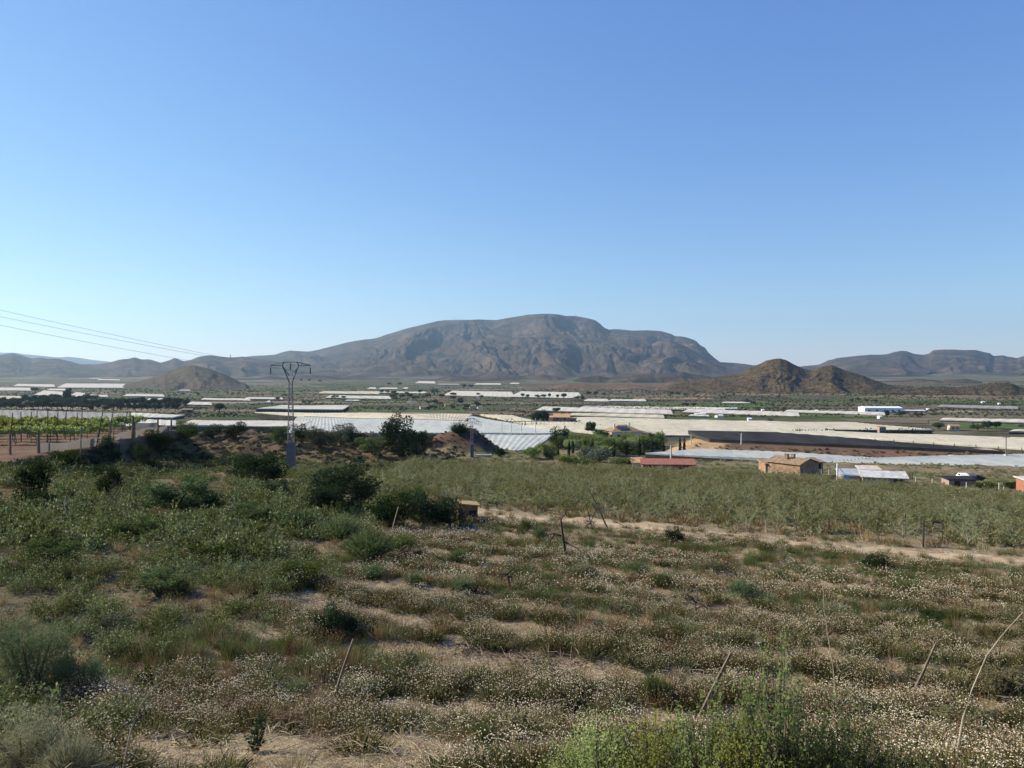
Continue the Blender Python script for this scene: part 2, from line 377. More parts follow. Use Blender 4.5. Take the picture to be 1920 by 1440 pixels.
def build_ground():
    r = np.concatenate([[.0, .8, 1.6, 2.4], np.geomspace(3, 170, 330), np.geomspace(171.5, 330, 140), np.geomspace(334, 16000, 150)])
    a = np.concatenate([np.arange(-180, -46, 6), np.arange(-46, 46.01, .25), np.arange(52, 180, 6)])
    Rr, A = np.meshgrid(r, np.radians(a), indexing='ij')
    x = Rr * np.sin(A); y = Rr * np.cos(A); z = H(x, y)
    n, m = x.shape; idx = np.arange(n * m).reshape(n, m)
    q = np.stack([idx[:-1], np.roll(idx, -1, 1)[:-1], np.roll(idx, -1, 1)[1:], idx[1:]], -1).reshape(-1, 4)
    s = srow(x, y)
    sand = np.array([.385, .30, .19]); dry = np.array([.23, .185, .115]); litter = np.array([.15, .125, .075]); red = np.array([.19, .125, .085])
    brown = np.array([.12, .09, .055]); cliff = np.array([.47, .31, .17])
    C = np.broadcast_to(dry, x.shape + (3,)).copy()
    def put(mask, c):
        nonlocal C
        C = C + (np.asarray(c) - C) * np.clip(mask, 0, 1)[..., None]
    nn = fbm(x * .25, y * .25, 51, 4)
    fz = flower_zone(x, y) * (1 - sstep(46, 48, s))
    put(fz * (.75 + .3 * nn), sand)
    put((1 - fz) * sstep(4, 7, y) * (1 - sstep(90, 110, y)) * (.85 + .4 * nn) * (1 - sstep(46, 48, s)), litter)
    put(sstep(46.5, 48, s) * (1 - sstep(150, 170, s)) * sstep(-25, -10, x), (.19, .165, .095))
    put(sstep(47, 48, s) * (1 - sstep(57, 66, s)) * (.35 + .9 * fbm(x * .3, y * .3, 52, 3)) * sstep(8, 20, x), sand)
    put(in_track(x, y), (.46, .36, .25))
    put((1 - sstep(-25, -12, x)) * sstep(100, 125, y) * (1 - sstep(205, 235, y)), brown)
    put((1 - sstep(-25, -12, x)) * sstep(120, 130, y) * (1 - sstep(205, 235, y)) * (.0 + .9 * fbm(x * .08, y * .12, 53, 3)), (.175, .125, .08))
    put(sstep(.4, 1.5, mound_h(x, y)), (.095, .07, .055))
    put(sstep(.5, 2, mound_h(x, y)) * (1 - sstep(-14, -10, x)) * .7, (.15, .085, .055))
    vm = vine_m(x, y); put(sstep(.01, .1, vm), (.11, .095, .06)); put(sstep(.8, .98, vm), red)
    put(sstep(-10, 20, x) * sstep(152, 170, y), (.15, .13, .085))
    bh = bank_h(x, y); d, t = rel_line(x, y, 46, 236, 134, 203)
    put(sstep(.02, .25, bh), (.16, .10, .07)); put(sstep(.02, .2, bh) * (1 - sstep(.16, .22, t)), cliff)
    put(sstep(.02, .2, bh) * sstep(.93, .97, t), (.48, .38, .27))
    put(sstep(.96, .99, t) * (1 - sstep(1.12, 1.3, t)) * sstep(-14, -8, d) * (1 - sstep(8, 16, d)), (.48, .38, .27))
    farm = sstep(250, 300, y) * np.ones_like(x)
    V = np.stack([x, y, z], -1).reshape(-1, 3)
    C4 = np.concatenate([C, np.ones(x.shape + (1,))], -1).reshape(-1, 4)
    o = mk('ground', [(V, q, 0)], ground_mat(), True, attrs={'soil': ('FLOAT_COLOR', C4), 'farmask': ('FLOAT', farm.ravel())})
    tag(o, kind='structure')
    # the sandy farm track between the flower field and the orchard
    ss = np.linspace(-1, 1, 9); xs = np.arange(-4, 60, .5); X, S_ = np.meshgrid(xs, ss, indexing='ij')
    S2 = 44.6 + .5 * pn(X * .3, 45 + 0 * X, 44) + S_ * (.95 + .55 * pn(X * .5, S_ * 0, 45)); Y = (S2 - X * SN) / CS
    Z = H(X, Y) + .035 - .12 * np.abs(S_) ** 4
    i2 = np.arange(X.size).reshape(X.shape); q2 = np.stack([i2[:-1, :-1], i2[1:, :-1], i2[1:, 1:], i2[:-1, 1:]], -1).reshape(-1, 4)
    N = NT('track_sand'); p = N.pos(); c = N.ramp(N.noise(p, 2.2, 6, .65), [(.3, (.30, .22, .13)), (.5, (.46, .35, .22)), (.75, (.56, .44, .29))])
    tag(mk('dirt_track', [(np.stack([X, Y, Z], -1), q2, 0)], N.principled(c, 1, N.bump(N.noise(p, 14, 4), .8, .06), 0, .05), True), kind='structure')
build_ground()

# ------------------------------------------------------------------ mountains and hills
def rock_mat(name, a, b, c, scale, dark=.5):
    N = NT(name); p = N.pos(); n = N.noise(p, scale, 7, .62); n2 = N.noise(p, scale * 7, 5, .7)
    col = N.ramp(n, [(.3, a), (.5, b), (.72, c)])
    col = N.mix(dark, col, N.ramp(n2, [(.36, (.35, .38, .33)), (.52, (1, 1, 1)), (.72, (1.35, 1.3, 1.2))]), 'MULTIPLY')
    return N.principled(col, 1, None, 0, .03)
def mountain(name, sky_pts, dr, df, mat, zb, spur=.5, freq=9., seed=0, back=.35, rough=1.0, prof=1.5, nu=520, ntt=110, cliff=0., billow=0.):
    us = np.linspace(sky_pts[0][0], sky_pts[-1][0], nu)
    sv = np.interp(us, [p[0] for p in sky_pts], [p[1] for p in sky_pts])
    k = np.exp(-np.linspace(-2, 2, 7) ** 2); k /= k.sum(); sv = np.convolve(np.pad(sv, 3, 'edge'), k, 'valid')
    sv = sv + rough * .9 * fbm(us * .05, us * 0, seed + 60, 4)
    yv = -(sv - 720) / F; b = CP + yv * SP; c = -SP + yv * CP
    Hr = c / b * dr                                     # height that puts the ridge on its skyline
    t = np.linspace(0, 1 + back, ntt); U, Tm = np.meshgrid((us - 960) / F, t, indexing='ij')
    HR = np.maximum(Hr, zb + 2)[:, None]
    ends = sstep(0, .04, np.linspace(0, 1, nu)) * (1 - sstep(.96, 1, np.linspace(0, 1, nu)))
    D = df + (dr - df) * Tm
    tf = np.clip(Tm, 0, 1)
    base = tf ** prof
    if cliff: base = base * (1 - cliff * sstep(.80, .93, tf) * 0) + 0
    uu = U * freq; wob = .35 * fbm(U * freq * .7, tf * 1.7, seed + 3, 3)
    sp = ridged(uu + wob + tf * .5, tf * .6, seed + 5, 4, .42) - .62
    if billow:
        bl = sum(.45 ** i * np.abs(pn((uu + wob + tf * .6) * 2 ** i, tf * 1.0 * 2 ** i, seed + 20 + i)) for i in range(4)) - .42
        sp = sp * (1 - billow) + bl * billow
    wgt = np.clip(4 * tf * (1 - tf), 0, 1) ** .8
    sh = base + spur * sp * wgt * (.35 + .65 * (1 - tf)) + .035 * fbm(U * freq * 4, tf * 6, seed + 8, 4) * wgt
    sh = np.clip(sh, -.02, None)
    Z = zb - 6 + (HR - zb + 6) * np.where(Tm > 1, 1 - ((Tm - 1) / max(back, .01)) * .9, sh)
    lim = HR / dr * D; dd = np.where(Tm < 1, (1 - tf) * .18 * (HR - zb), 1e9)
    Z = np.where(Tm < 1, np.minimum(Z, lim - dd * .35), Z)
    Z = np.where(Tm <= 1, np.maximum(Z, zb - 8), Z)
    Z = np.where(ends[:, None] < 1, (zb - 8) + (Z - zb + 8) * (.15 + .85 * ends[:, None]), Z) if name == 'hill' else Z
    V = np.stack([U * D, D, Z], -1).reshape(-1, 3); i = np.arange(U.size).reshape(U.shape)
    q = np.stack([i[:-1, :-1], i[1:, :-1], i[1:, 1:], i[:-1, 1:]], -1).reshape(-1, 4)
    if name == 'hill' and dr < 2600: HILLV.append(V.reshape(nu, ntt, 3)[:, 4:int(ntt / (1 + back))].reshape(-1, 3))
    return tag(mk(name, [(V, q, 0)], mat, True), kind='structure')
HILLV = []
RK1 = rock_mat('mountain_rock', (.024, .021, .017), (.06, .047, .035), (.14, .102, .072), .004, .75)
RK2 = rock_mat('far_mountain_rock', (.07, .07, .06), (.10, .095, .08), (.13, .12, .105), .002)
RK3 = rock_mat('scrubby_hill', (.032, .027, .016), (.082, .061, .037), (.145, .105, .064), .05, .95)
RK4 = rock_mat('pale_dry_hill', (.05, .047, .033), (.088, .073, .051), (.125, .10, .07), .03, .6)
MAIN = [(300, 690), (360, 684), (430, 672), (480, 667), (515, 665), (530, 660), (545, 657), (565, 659), (580, 659), (600, 655), (655, 641), (690, 636), (705, 634), (755, 618), (800, 607), (820, 602), (835, 600), (870, 600), (900, 599), (930, 600), (960, 595), (990, 590), (1020, 588), (1045, 589), (1060, 592), (1080, 593), (1100, 596), (1115, 600), (1125, 607), (1132, 614), (1142, 618), (1160, 617), (1190, 620), (1215, 619), (1240, 621), (1258, 626), (1265, 630), (1280, 631), (1298, 636), (1306, 640), (1312, 647), (1322, 652), (1327, 660), (1338, 670), (1350, 679), (1372, 680), (1395, 682), (1430, 690), (1500, 700)]
mountain('mountain', MAIN, 9000, 5200, RK1, -66, .75, 13., 3, .5, .5, 1.05, 1000, 220, billow=.5)
mountain('mountain', [(470, 700), (540, 690), (600, 679), (660, 668), (720, 664), (765, 656), (800, 646), (835, 652), (880, 645), (920, 640), (965, 633), (1010, 623), (1045, 626), (1080, 633), (1110, 631), (1140, 640), (1165, 644), (1195, 648), (1220, 645), (1240, 638), (1255, 637), (1275, 644), (1305, 660), (1330, 673), (1360, 684), (1420, 692), (1480, 700)], 7300, 4900, RK1, -68, .75, 15., 7, .4, .9, .95, 1000, 200, billow=.6)
mountain('mountain', [(1330, 692), (1395, 683), (1440, 686), (1490, 686), (1500, 687), (1537, 683), (1552, 676), (1570, 671), (1590, 669), (1605, 667), (1640, 665), (1662, 664), (1680, 659), (1690, 657), (1700, 658), (1712, 663), (1730, 665), (1742, 663), (1748, 657), (1770, 655), (1800, 656), (1830, 656), (1845, 660), (1855, 662), (1862, 668), (1880, 666), (1895, 669), (1907, 672), (1920, 667), (1960, 655), (2040, 650), (2150, 655)], 8200, 5200, RK1, -66, .5, 13., 17, .5, .7, 1.2, 560, 120)
mountain('mountain', [(-300, 668), (-60, 662), (0, 661), (25, 661), (50, 664), (80, 667), (110, 670), (130, 669), (145, 670), (175, 675), (205, 678), (260, 684), (330, 690)], 14500, 11500, RK2, -66, .4, 7., 27, .4, .5, 1.2, 300, 60)
mountain('mountain', [(-320, 676), (-120, 668), (-40, 668), (0, 666), (12, 664), (25, 662), (40, 666), (60, 672), (75, 671), (95, 673), (110, 672), (130, 677), (150, 683), (180, 683), (205, 680), (225, 674), (240, 673), (252, 670), (265, 674), (282, 674), (302, 680), (315, 676), (328, 671), (345, 677), (358, 675), (375, 668), (392, 666), (412, 668), (430, 670), (455, 669), (480, 672), (540, 680), (640, 696)], 6400, 4600, RK1, -70, .6, 16., 37, .5, .6, 1.15, 620, 100)
# foothills and valley hills
HB = -63
mountain('hill', [(225, 722), (265, 714), (290, 706), (315, 697), (335, 690), (352, 685.5), (365, 685), (378, 688), (395, 692), (415, 699), (432, 707), (450, 716), (470, 722)], 2350, 1950, RK4, -65, .24, 22., 47, .8, .5, 1.1, 260, 80)
mountain('hill', [(1235, 726), (1280, 716), (1330, 709), (1355, 706), (1385, 700), (1402, 692), (1420, 684), (1436, 676), (1448, 673), (1462, 672), (1474, 675), (1484, 681), (1497, 687), (1508, 692), (1521, 694), (1535, 690), (1548, 686), (1560, 684.5), (1572, 689), (1588, 696), (1605, 700), (1625, 707), (1655, 718), (1685, 726), (1720, 735)], 1850, 1300, RK3, -54, .34, 18., 57, .7, .8, 1.05, 420, 110)
mountain('hill', [(1600, 744), (1650, 733), (1700, 728), (1730, 725), (1760, 724), (1795, 726), (1830, 723), (1855, 719), (1880, 718), (1896, 719), (1912, 725), (1940, 730), (2000, 735), (2080, 742)], 1500, 1150, RK3, -50, .4, 24., 67, .7, .8, 1.05, 300, 70)
mountain('hill', [(970, 736), (1000, 728), (1040, 722), (1080, 720), (1130, 722), (1180, 719), (1230, 721), (1290, 715), (1350, 718), (1420, 730)], 2250, 1800, rock_mat('reddish_hill', (.075, .05, .036), (.135, .085, .058), (.20, .13, .085), .02, .8), -62, .5, 22., 77, .7, .8, 1.05, 300, 60)
for k, (u0, u1, v, d, sd) in enumerate([(380, 800, 705, 4300, 1), (760, 1130, 702, 4000, 2), (1060, 1420, 700, 3600, 3), (1500, 2000, 712, 3300, 4)]):
    uu = np.linspace(u0, u1, 14)
    mountain('hill', [(u, v + 14 * (abs(2 * (u - u0) / (u1 - u0) - 1)) ** 2 + 3 * math.sin(u * .07 + sd)) for u in uu], d, d - 700, RK1, -74, .6, 24., 80 + sd, .8, .8, 1.0, 260, 50)

# ------------------------------------------------------------------ net-covered vineyards of the valley
def net_mat(name, a, b, trans=.12):
    N = NT(name); p = N.pos(); n = N.noise(N.mapping(p, (.12, .02, .1)), 1., 5, .6); n2 = N.noise(p, .9, 3)
    c = N.ramp(n, [(.3, a), (.7, b)]); c = N.mix(.5, c, N.ramp(n2, [(.35, (.78, .78, .78)), (.6, (1, 1, 1))]), 'MULTIPLY')
    v = N.n('ShaderNodeTexVoronoi', voronoi_dimensions='2D', distance='CHEBYCHEV'); N.l(N.mapping(p, (.09, .03, 0), (0, 0, R(7))), v.inputs['Vector']); sv = N.n('ShaderNodeSeparateColor'); N.l(v.outputs['Color'], sv.inputs[0])
    c = N.mix(1., c, N.ramp(sv.outputs[0], [(0, (.84, .84, .86)), (.5, (.97, .97, .96)), (1, (1.04, 1.02, .98))]), 'MULTIPLY')
    return N.diffuse_trans(c, trans)
M['netcream'] = net_mat('cream_shade_net', (.55, .505, .375), (.63, .58, .45))
M['netwhite'] = net_mat('white_shade_net', (.58, .545, .46), (.66, .625, .54))
M['netblue'] = net_mat('blue_white_net', (.45, .47, .44), (.52, .545, .50))
M['netgrey'] = net_mat('grey_shade_net', (.28, .27, .25), (.36, .35, .32))
M['netblack'] = net_mat('black_shade_net', (.030, .031, .036), (.055, .056, .062), 0)
M['netside'] = net_mat('side_net_shade_tone', (.05, .055, .045), (.10, .10, .08), .1)  # net colour darkened to stand for the shade under the canopy edges
M['netfence'] = net_mat('beige_windbreak_net', (.30, .25, .20), (.42, .36, .30), .25)
NETS = []
def quad_net(name, label, cat, uv, z, mat, per=6., axis=0, amp=.3, hgt=3., parts=True, group=None, gz=None, posts=0, stripe=None):
    """a canopy of net over tent-like rows: four photo corners laid onto the canopy plane z (far-left, far-right, near-right, near-left)"""
    P = [np.array(at_z(u, v, z)) for u, v in uv]
    a = (np.linalg.norm(P[1] - P[0]) + np.linalg.norm(P[2] - P[3])) / 2; b = (np.linalg.norm(P[3] - P[0]) + np.linalg.norm(P[2] - P[1])) / 2
    ln = a if axis == 0 else b
    per = max(per, ln / 90.); nr = max(2, int(round(ln / per)))
    n1 = nr * 2 + 1; n2 = int(np.clip((b if axis == 0 else a) / 12, 3, 24))
    s, t = np.meshgrid(np.linspace(0, 1, n1), np.linspace(0, 1, n2), indexing='ij')
    ridge = (np.arange(n1) % 2)[:, None] * amp + 0 * t
    if axis == 0: S, T = s, t
    else: S, T = t, s
    X = lambda i: (1 - S) * (1 - T) * P[0][i] + S * (1 - T) * P[1][i] + S * T * P[2][i] + (1 - S) * T * P[3][i]
    x, y = X(0), X(1); zz = z + ridge + .35 * pn(x * .03, y * .03, 71) - (.12 * (1 - 2 * (np.arange(n2) % 2)) if n2 > 4 else 0)
    V = np.stack([x, y, zz], -1).reshape(-1, 3); i = np.arange(x.size).reshape(x.shape)
    q = np.stack([i[:-1, :-1], i[1:, :-1], i[1:, 1:], i[:-1, 1:]], -1).reshape(-1, 4)
    NETS.append(np.array([[p[0], p[1]] for p in P]))
    ring = np.concatenate([i[:, 0], i[-1, 1:], i[::-1, -1][1:], i[0, ::-1][1:-1]])
    def wall(z_top_drop, z_bot, inset=0.):
        m = len(ring); c = V.mean(0); top = V[ring].copy(); top[:, :2] += (c[:2] - top[:, :2]) * inset; top[:, 2] -= z_top_drop
        bot = top.copy(); bot[:, 2] = z_bot
        W = np.concatenate([top, bot]); k = np.arange(m); kk = (k + 1) % m
        return W, np.stack([k, k + m, kk + m, kk], -1)
    g = z - hgt if gz is None else gz
    o = thing(name, label, cat, group=group)
    o.location = (float(V[:, 0].mean()), float(V[:, 1].mean()), g); off = -np.array(o.location)
    cov = [(V + off, q, 0)]; W, wq = wall(0, z - .55); cov.append((W + off, wq, 0))
    mk('net_cover', cov, mat, False, o)
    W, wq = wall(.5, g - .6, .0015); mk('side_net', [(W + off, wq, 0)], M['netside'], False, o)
    if posts:
        for kx in range(posts):
            f = kx / (posts - 1); pp = P[3] + (P[2] - P[3]) * f
            mk('post', [(*tube([[0, 0, -.2], [0, 0, hgt + .4]], .09, 5), 0)], M['wood'], False, o).location = Vector((pp[0], pp[1] - .1, g)) - o.location
    return o
NG = 'net covered vineyards on the valley floor'
Z1 = -30.
quad_net('net_covered_vineyard', 'large cream net canopy with striped rows behind the steel pylon', 'net canopy', [(478, 772.5), (886, 776.5), (872, 788), (570, 781)], Z1, M['netcream'], 1.9, 0, .16, group=NG)
quad_net('net_covered_vineyard', 'pale blue-white net canopy in front of the striped cream one, behind the tall bush', 'net canopy', [(558, 781.5), (873, 788.6), (985, 812), (530, 812)], Z1 - .25, M['netblue'], 1.9, 0, .12, group=NG)
quad_net('net_covered_vineyard', 'blue-grey net canopy running down to the right of the dark mound', 'net canopy', [(878, 779), (990, 798), (1075, 812), (880, 812)], Z1 - .1, M['netblue'], 2.2, 0, .08, group=NG)
quad_net('net_covered_vineyard', 'nearest blue-grey net canopy with zigzag front edge between mound and garden trees', 'net canopy', [(885, 813), (1040, 813.5), (1000, 843), (880, 849)], Z1 - .6, M['netblue'], 2.6, 0, .13, group=NG, posts=8)
quad_net('net_covered_vineyard', 'narrow white net canopy behind the striped one, left of the pylon head line', 'net canopy', [(528, 759.5), (655, 760.5), (642, 768), (480, 766)], -33, M['netwhite'], 3, 0, .15, group=NG)
quad_net('net_covered_vineyard', 'white net canopy strip just behind the brown rim left of the pylon', 'net canopy', [(360, 787.5), (585, 789), (560, 799), (330, 797)], Z1, M['netwhite'], 3, 0, .15, group=NG)
quad_net('net_covered_vineyard', 'cream net canopy in front of the farmhouse with the clay roof', 'net canopy', [(962, 791), (1110, 791.5), (1150, 816), (1000, 800)], Z1, M['netcream'], 2.5, 0, .15, group=NG)
quad_net('net_covered_vineyard', 'cream net canopy strip behind the pair of round trees by the farmhouse', 'net canopy', [(900, 777.5), (962, 778.5), (1012, 790), (962, 789.5)], Z1 + .2, M['netcream'], 2.5, 0, .15, group=NG)
quad_net('net_covered_vineyard', 'huge cream net canopy behind the villa and above the black net', 'net canopy', [(1076, 782), (1482, 790.5), (1640, 823), (1112, 812)], Z1, M['netcream'], 4, 1, .15, group=NG)
quad_net('net_covered_vineyard', 'long cream net canopy at right with the low dark hedge on its far side', 'net canopy', [(1486, 806.5), (1960, 822), (1960, 844), (1640, 823)], Z1 + .1, M['netcream'], 4, 1, .155, group=NG, posts=9)
quad_net('net_covered_vineyard', 'cream net canopy beyond the low dark hedge at right', 'net canopy', [(1484, 791), (1600, 791.5), (1748, 805.5), (1486, 804)], Z1 - .2, M['netcream'], 4, 1, .15, group=NG)
quad_net('black_net_canopy', 'long black net canopy on top of the brown bank', 'net canopy', [(1290, 807.5), (1445, 809.5), (1885, 846.5), (1330, 823)], -23.6, M['netblack'], 4, 1, .18, .7)
quad_net('net_covered_orchard', 'near blue-grey net canopy between ochre house and brown bank', 'net canopy', [(1210, 848), (1310, 841.5), (1650, 857.5), (1560, 867.5)], -24.2, M['netblue'], 3, 1, .14, 2.6, posts=14)
quad_net('net_covered_orchard', 'near blue-grey net canopy at right, sagging in folds below the concrete pole', 'net canopy', [(1651, 857.5), (1980, 849), (1980, 887), (1561, 867.6)], -24.2, M['netblue'], 3.2, 1, .24, 2.6, posts=14)
quad_net('net_covered_vineyard', 'grey-lilac net canopy behind the green vines at left', 'net canopy', [(-60, 766.5), (245, 775), (245, 786), (-60, 789)], -33, M['netgrey'], 6, 0, .25, group=NG)
quad_net('net_covered_vineyard', 'white net canopy behind the tall thin fence post', 'net canopy', [(246, 774.5), (346, 778), (322, 783), (247, 781.5)], -33, M['netwhite'], 6, 0, .25, group=NG)
quad_net('net_covered_vineyard', 'pale net strip low behind the fence corner at left', 'net canopy', [(200, 785), (330, 788), (330, 798), (200, 800)], -31.5, M['netwhite'], 6, 0, .25, group=NG)
FAR = 'far net canopies, thin pale strips across the plain'
far_nets = [  # photo corners u-left, u-right, v-top, v-bottom, slant right, kind, words
 (-30, 22, 696.5, 700.5, 0, 'w', 'leftmost bright strip under the far left ridge'), (25, 98, 696, 702, 4, 'w', 'white strip just right of the leftmost one under the far ridge'),
 (98, 186, 693.5, 700, -1, 'w', 'pale strip ending at the foot of the far left ridge'), (80, 122, 704.8, 706.8, .5, 'w', 'thin strip below the far ridge strips at left'),
 (166, 232, 706.5, 709.5, .8, 'w', 'short double strip left of the conical hill'), (182, 225, 710.8, 712.6, .4, 'w', 'short strip just below the double strip left of the conical hill'),
 (25, 104, 719.5, 723.5, 2, 'w', 'row of short white roofs left of the bright long canopy'), (106, 275, 719, 726.5, 1, 'w', 'bright long canopy in front of the conical hill'),
 (-30, 59, 726.5, 731.5, .6, 'w', 'bright strip at the left edge above the woodland'), (64, 122, 732, 740, 3, 'w', 'white strip with slanted end left of the tall woodland tree'),
 (88, 124, 728.5, 731.5, .6, 'w', 'small white strip above the tall woodland tree'), (133, 162, 735, 740, 3, 'w', 'white strip right of the tall woodland tree'),
 (-30, 75, 742, 747.5, 1, 'c', 'cream strip right behind the left woodland'), (140, 203, 739.5, 743, .8, 'w', 'thin strip right above the woodland'),
 (230, 309, 738.5, 742.5, 1.2, 'w', 'strip above the right end of the woodland'), (274, 310, 746.8, 749.5, .6, 'w', 'little strip at the right end of the woodland'),
 (346, 404, 725.2, 728.4, .6, 'w', 'thin strip right at the foot of the conical hill'), (333, 358, 729.5, 733, .3, 'g', 'small bluish shed roof strip below the conical hill'),
 (376, 470, 746.5, 749.2, 1.6, 'w', 'long thin strip left of the pylon at mid plain'), (458, 531, 744.6, 747.6, .9, 'w', 'thin strip just left of the pylon shaft'),
 (348, 398, 753, 758.2, 1, 'w', 'bright block with dark dots right of the woodland'), (497, 508, 750, 754, .2, 'w', 'small white block left of the pylon shaft'),
 (628, 660, 702, 704, .3, 'w', 'tiny far strip right of the pylon head'), (778, 817, 714.5, 718, .8, 'w', 'bright little strip at the foot of the big mountain'),
 (818, 862, 719, 721.4, .5, 'g', 'dull strip right of the bright little one at the mountain foot'), (888, 940, 718.5, 721, .3, 'w', 'strip right of the far clump at the mountain foot'),
 (688, 706, 726, 728.8, .2, 'w', 'first of three short roofs at mid plain'), (709, 746, 726.6, 729.2, .2, 'w', 'second of three short roofs at mid plain'), (754, 766, 726.2, 728.6, .2, 'w', 'third of three short roofs at mid plain'),
 (596, 712, 733.2, 737.6, 1.5, 'c', 'strip with trees at its right end behind the village'), (610, 734, 741, 745.6, 2.2, 'w', 'brightest long strip left of the village trees'),
 (655, 800, 733.4, 735.6, 1.5, 'w', 'thin strip running into the village trees'), (647, 674, 749.4, 751.2, .2, 'w', 'short strip below the brightest long one'),
 (830, 965, 732.5, 741, 3, 'w', 'wide white canopy right of the village'), (955, 1092, 733.5, 743.5, 3, 'w', 'wide bluish-white canopy below the reddish hill'),
 (955, 974, 717.5, 719.4, .3, 'w', 'tiny strip left of the reddish hill'), (1094, 1142, 747.6, 751.5, .8, 'w', 'short strip right of the dark row of trees'), (1140, 1212, 748.4, 751.6, .6, 'w', 'thin strip left of the brown field under the hill'),
 (1086, 1360, 761, 764.6, 4, 'w', 'upper of two long parallel strips at mid plain'), (1005, 1262, 762.5, 768.6, 8, 'w', 'lower of two long parallel strips at mid plain'),
 (1066, 1246, 774.2, 777.6, 6, 'c', 'cream strip right behind the farmhouse'), (1280, 1500, 766.8, 771.4, 9, 'w', 'long strip above the scattered white huts'),
 (1352, 1412, 753.2, 755.6, .2, 'w', 'short pale strip at the foot of the double hill'), (1470, 1660, 768.2, 771.6, 6, 'w', 'thin strip in front of the long white warehouse'),
 (1757, 1910, 758.4, 761.8, 5.2, 'g', 'greenish pale strip under the low right hill'), (1762, 1960, 783.6, 786.6, 6, 'w', 'long strip behind the round tree at right'),
 (1892, 1960, 804.6, 808.5, 1, 'c', 'cream strip at the right edge beside dark trees'), (1290, 1330, 777.2, 779.6, .6, 'w', 'short strip of white huts above the huge cream canopy'),
]
for (u0, u1, v0, v1, sl_, kd, words) in far_nets:
    g = hit((u0 + u1) / 2, v1 + sl_ / 2 + 1.2); z = g.z + 1.4
    du = (v1 - v0) * 2.2
    quad_net('net_canopy', ('white', 'cream', 'grey-green')['wcg'.index(kd)] + ' net canopy, ' + words, 'net canopy', [(u0 + du, v0), (u1 - du * .3, v0 + sl_ * .7), (u1, v1 + sl_), (u0, v1)], z,
             {'w': M['netwhite'], 'c': M['netcream'], 'g': M['netgrey']}[kd], 9, 0, .2, 1.7, group=FAR)
# planted fields lying between the nets
def field(uv, col, lift, nm='crop_field'):
    P = [at_z(u, v, hit(*uv[3]).z) for u, v in uv]; n = 14
    s, t = np.meshgrid(np.linspace(0, 1, n), np.linspace(0, 1, n), indexing='ij')
    X = lambda i: (1 - s) * (1 - t) * P[0][i] + s * (1 - t) * P[1][i] + s * t * P[2][i] + (1 - s) * t * P[3][i]
    x, y = X(0), X(1); z = np.maximum(H(x, y), H(x, y + 3)) + lift
    i = np.arange(n * n).reshape(n, n); q = np.stack([i[:-1, :-1], i[1:, :-1], i[1:, 1:], i[:-1, 1:]], -1).reshape(-1, 4)
    tag(mk(nm, [(np.stack([x, y, z], -1), q, 0)], col, True), kind='structure')
def crop(name, a, b, sc_=.25):
    N = NT(name); p = N.pos(); n = N.noise(N.mapping(p, (1, .25, 1)), sc_, 5, .65); return N.principled(N.ramp(n, [(.32, a), (.66, b)]), 1, None, 0, .05)
CG = crop('green_crop', (.05, .08, .025), (.10, .14, .045)); CD = crop('dark_green_crop', (.035, .05, .022), (.06, .08, .032)); CB = crop('brown_fallow', (.10, .08, .055), (.17, .13, .09)); CR = crop('reddish_fallow', (.20, .13, .08), (.30, .20, .125)); CO = crop('orange_soil', (.42, .28, .17), (.52, .37, .24))
for uv, c in [(((400, 779), (552, 780), (535, 789), (350, 788)), CD), (((548, 784), (575, 785), (612, 792), (530, 789)), CO), (((655, 764), (870, 770), (880, 776), (640, 771)), CG),
              (((400, 727), (760, 728), (770, 732), (400, 731)), CG), (((430, 757), (560, 756), (500, 764), (400, 765)), CD), (((900, 772), (1060, 774), (1080, 781), (905, 777)), CB),
              (((1070, 768), (1240, 772), (1300, 781), (1080, 776)), CB), (((960, 762), (1040, 764), (1060, 774), (955, 771)), CB), (((1180, 752), (1420, 754), (1460, 765), (1200, 762)), CG),
              (((1180, 744), (1330, 744), (1340, 749), (1190, 749)), CR), (((1560, 783), (1740, 785), (1740, 794), (1620, 793)), CB), (((1640, 748), (1860, 752), (1870, 757), (1650, 752)), CG),
              (((1440, 775), (1640, 780), (1640, 785), (1450, 781)), CG), (((640, 752), (800, 755), (820, 762), (640, 760)), CB), (((210, 730), (300, 731), (330, 736), (210, 735)), CG), (((160, 744), (330, 745), (350, 750), (160, 749)), CG),
              (((1780, 795), (1900, 797), (1960, 806), (1790, 803)), CG)]:
    field(uv, c, .25)

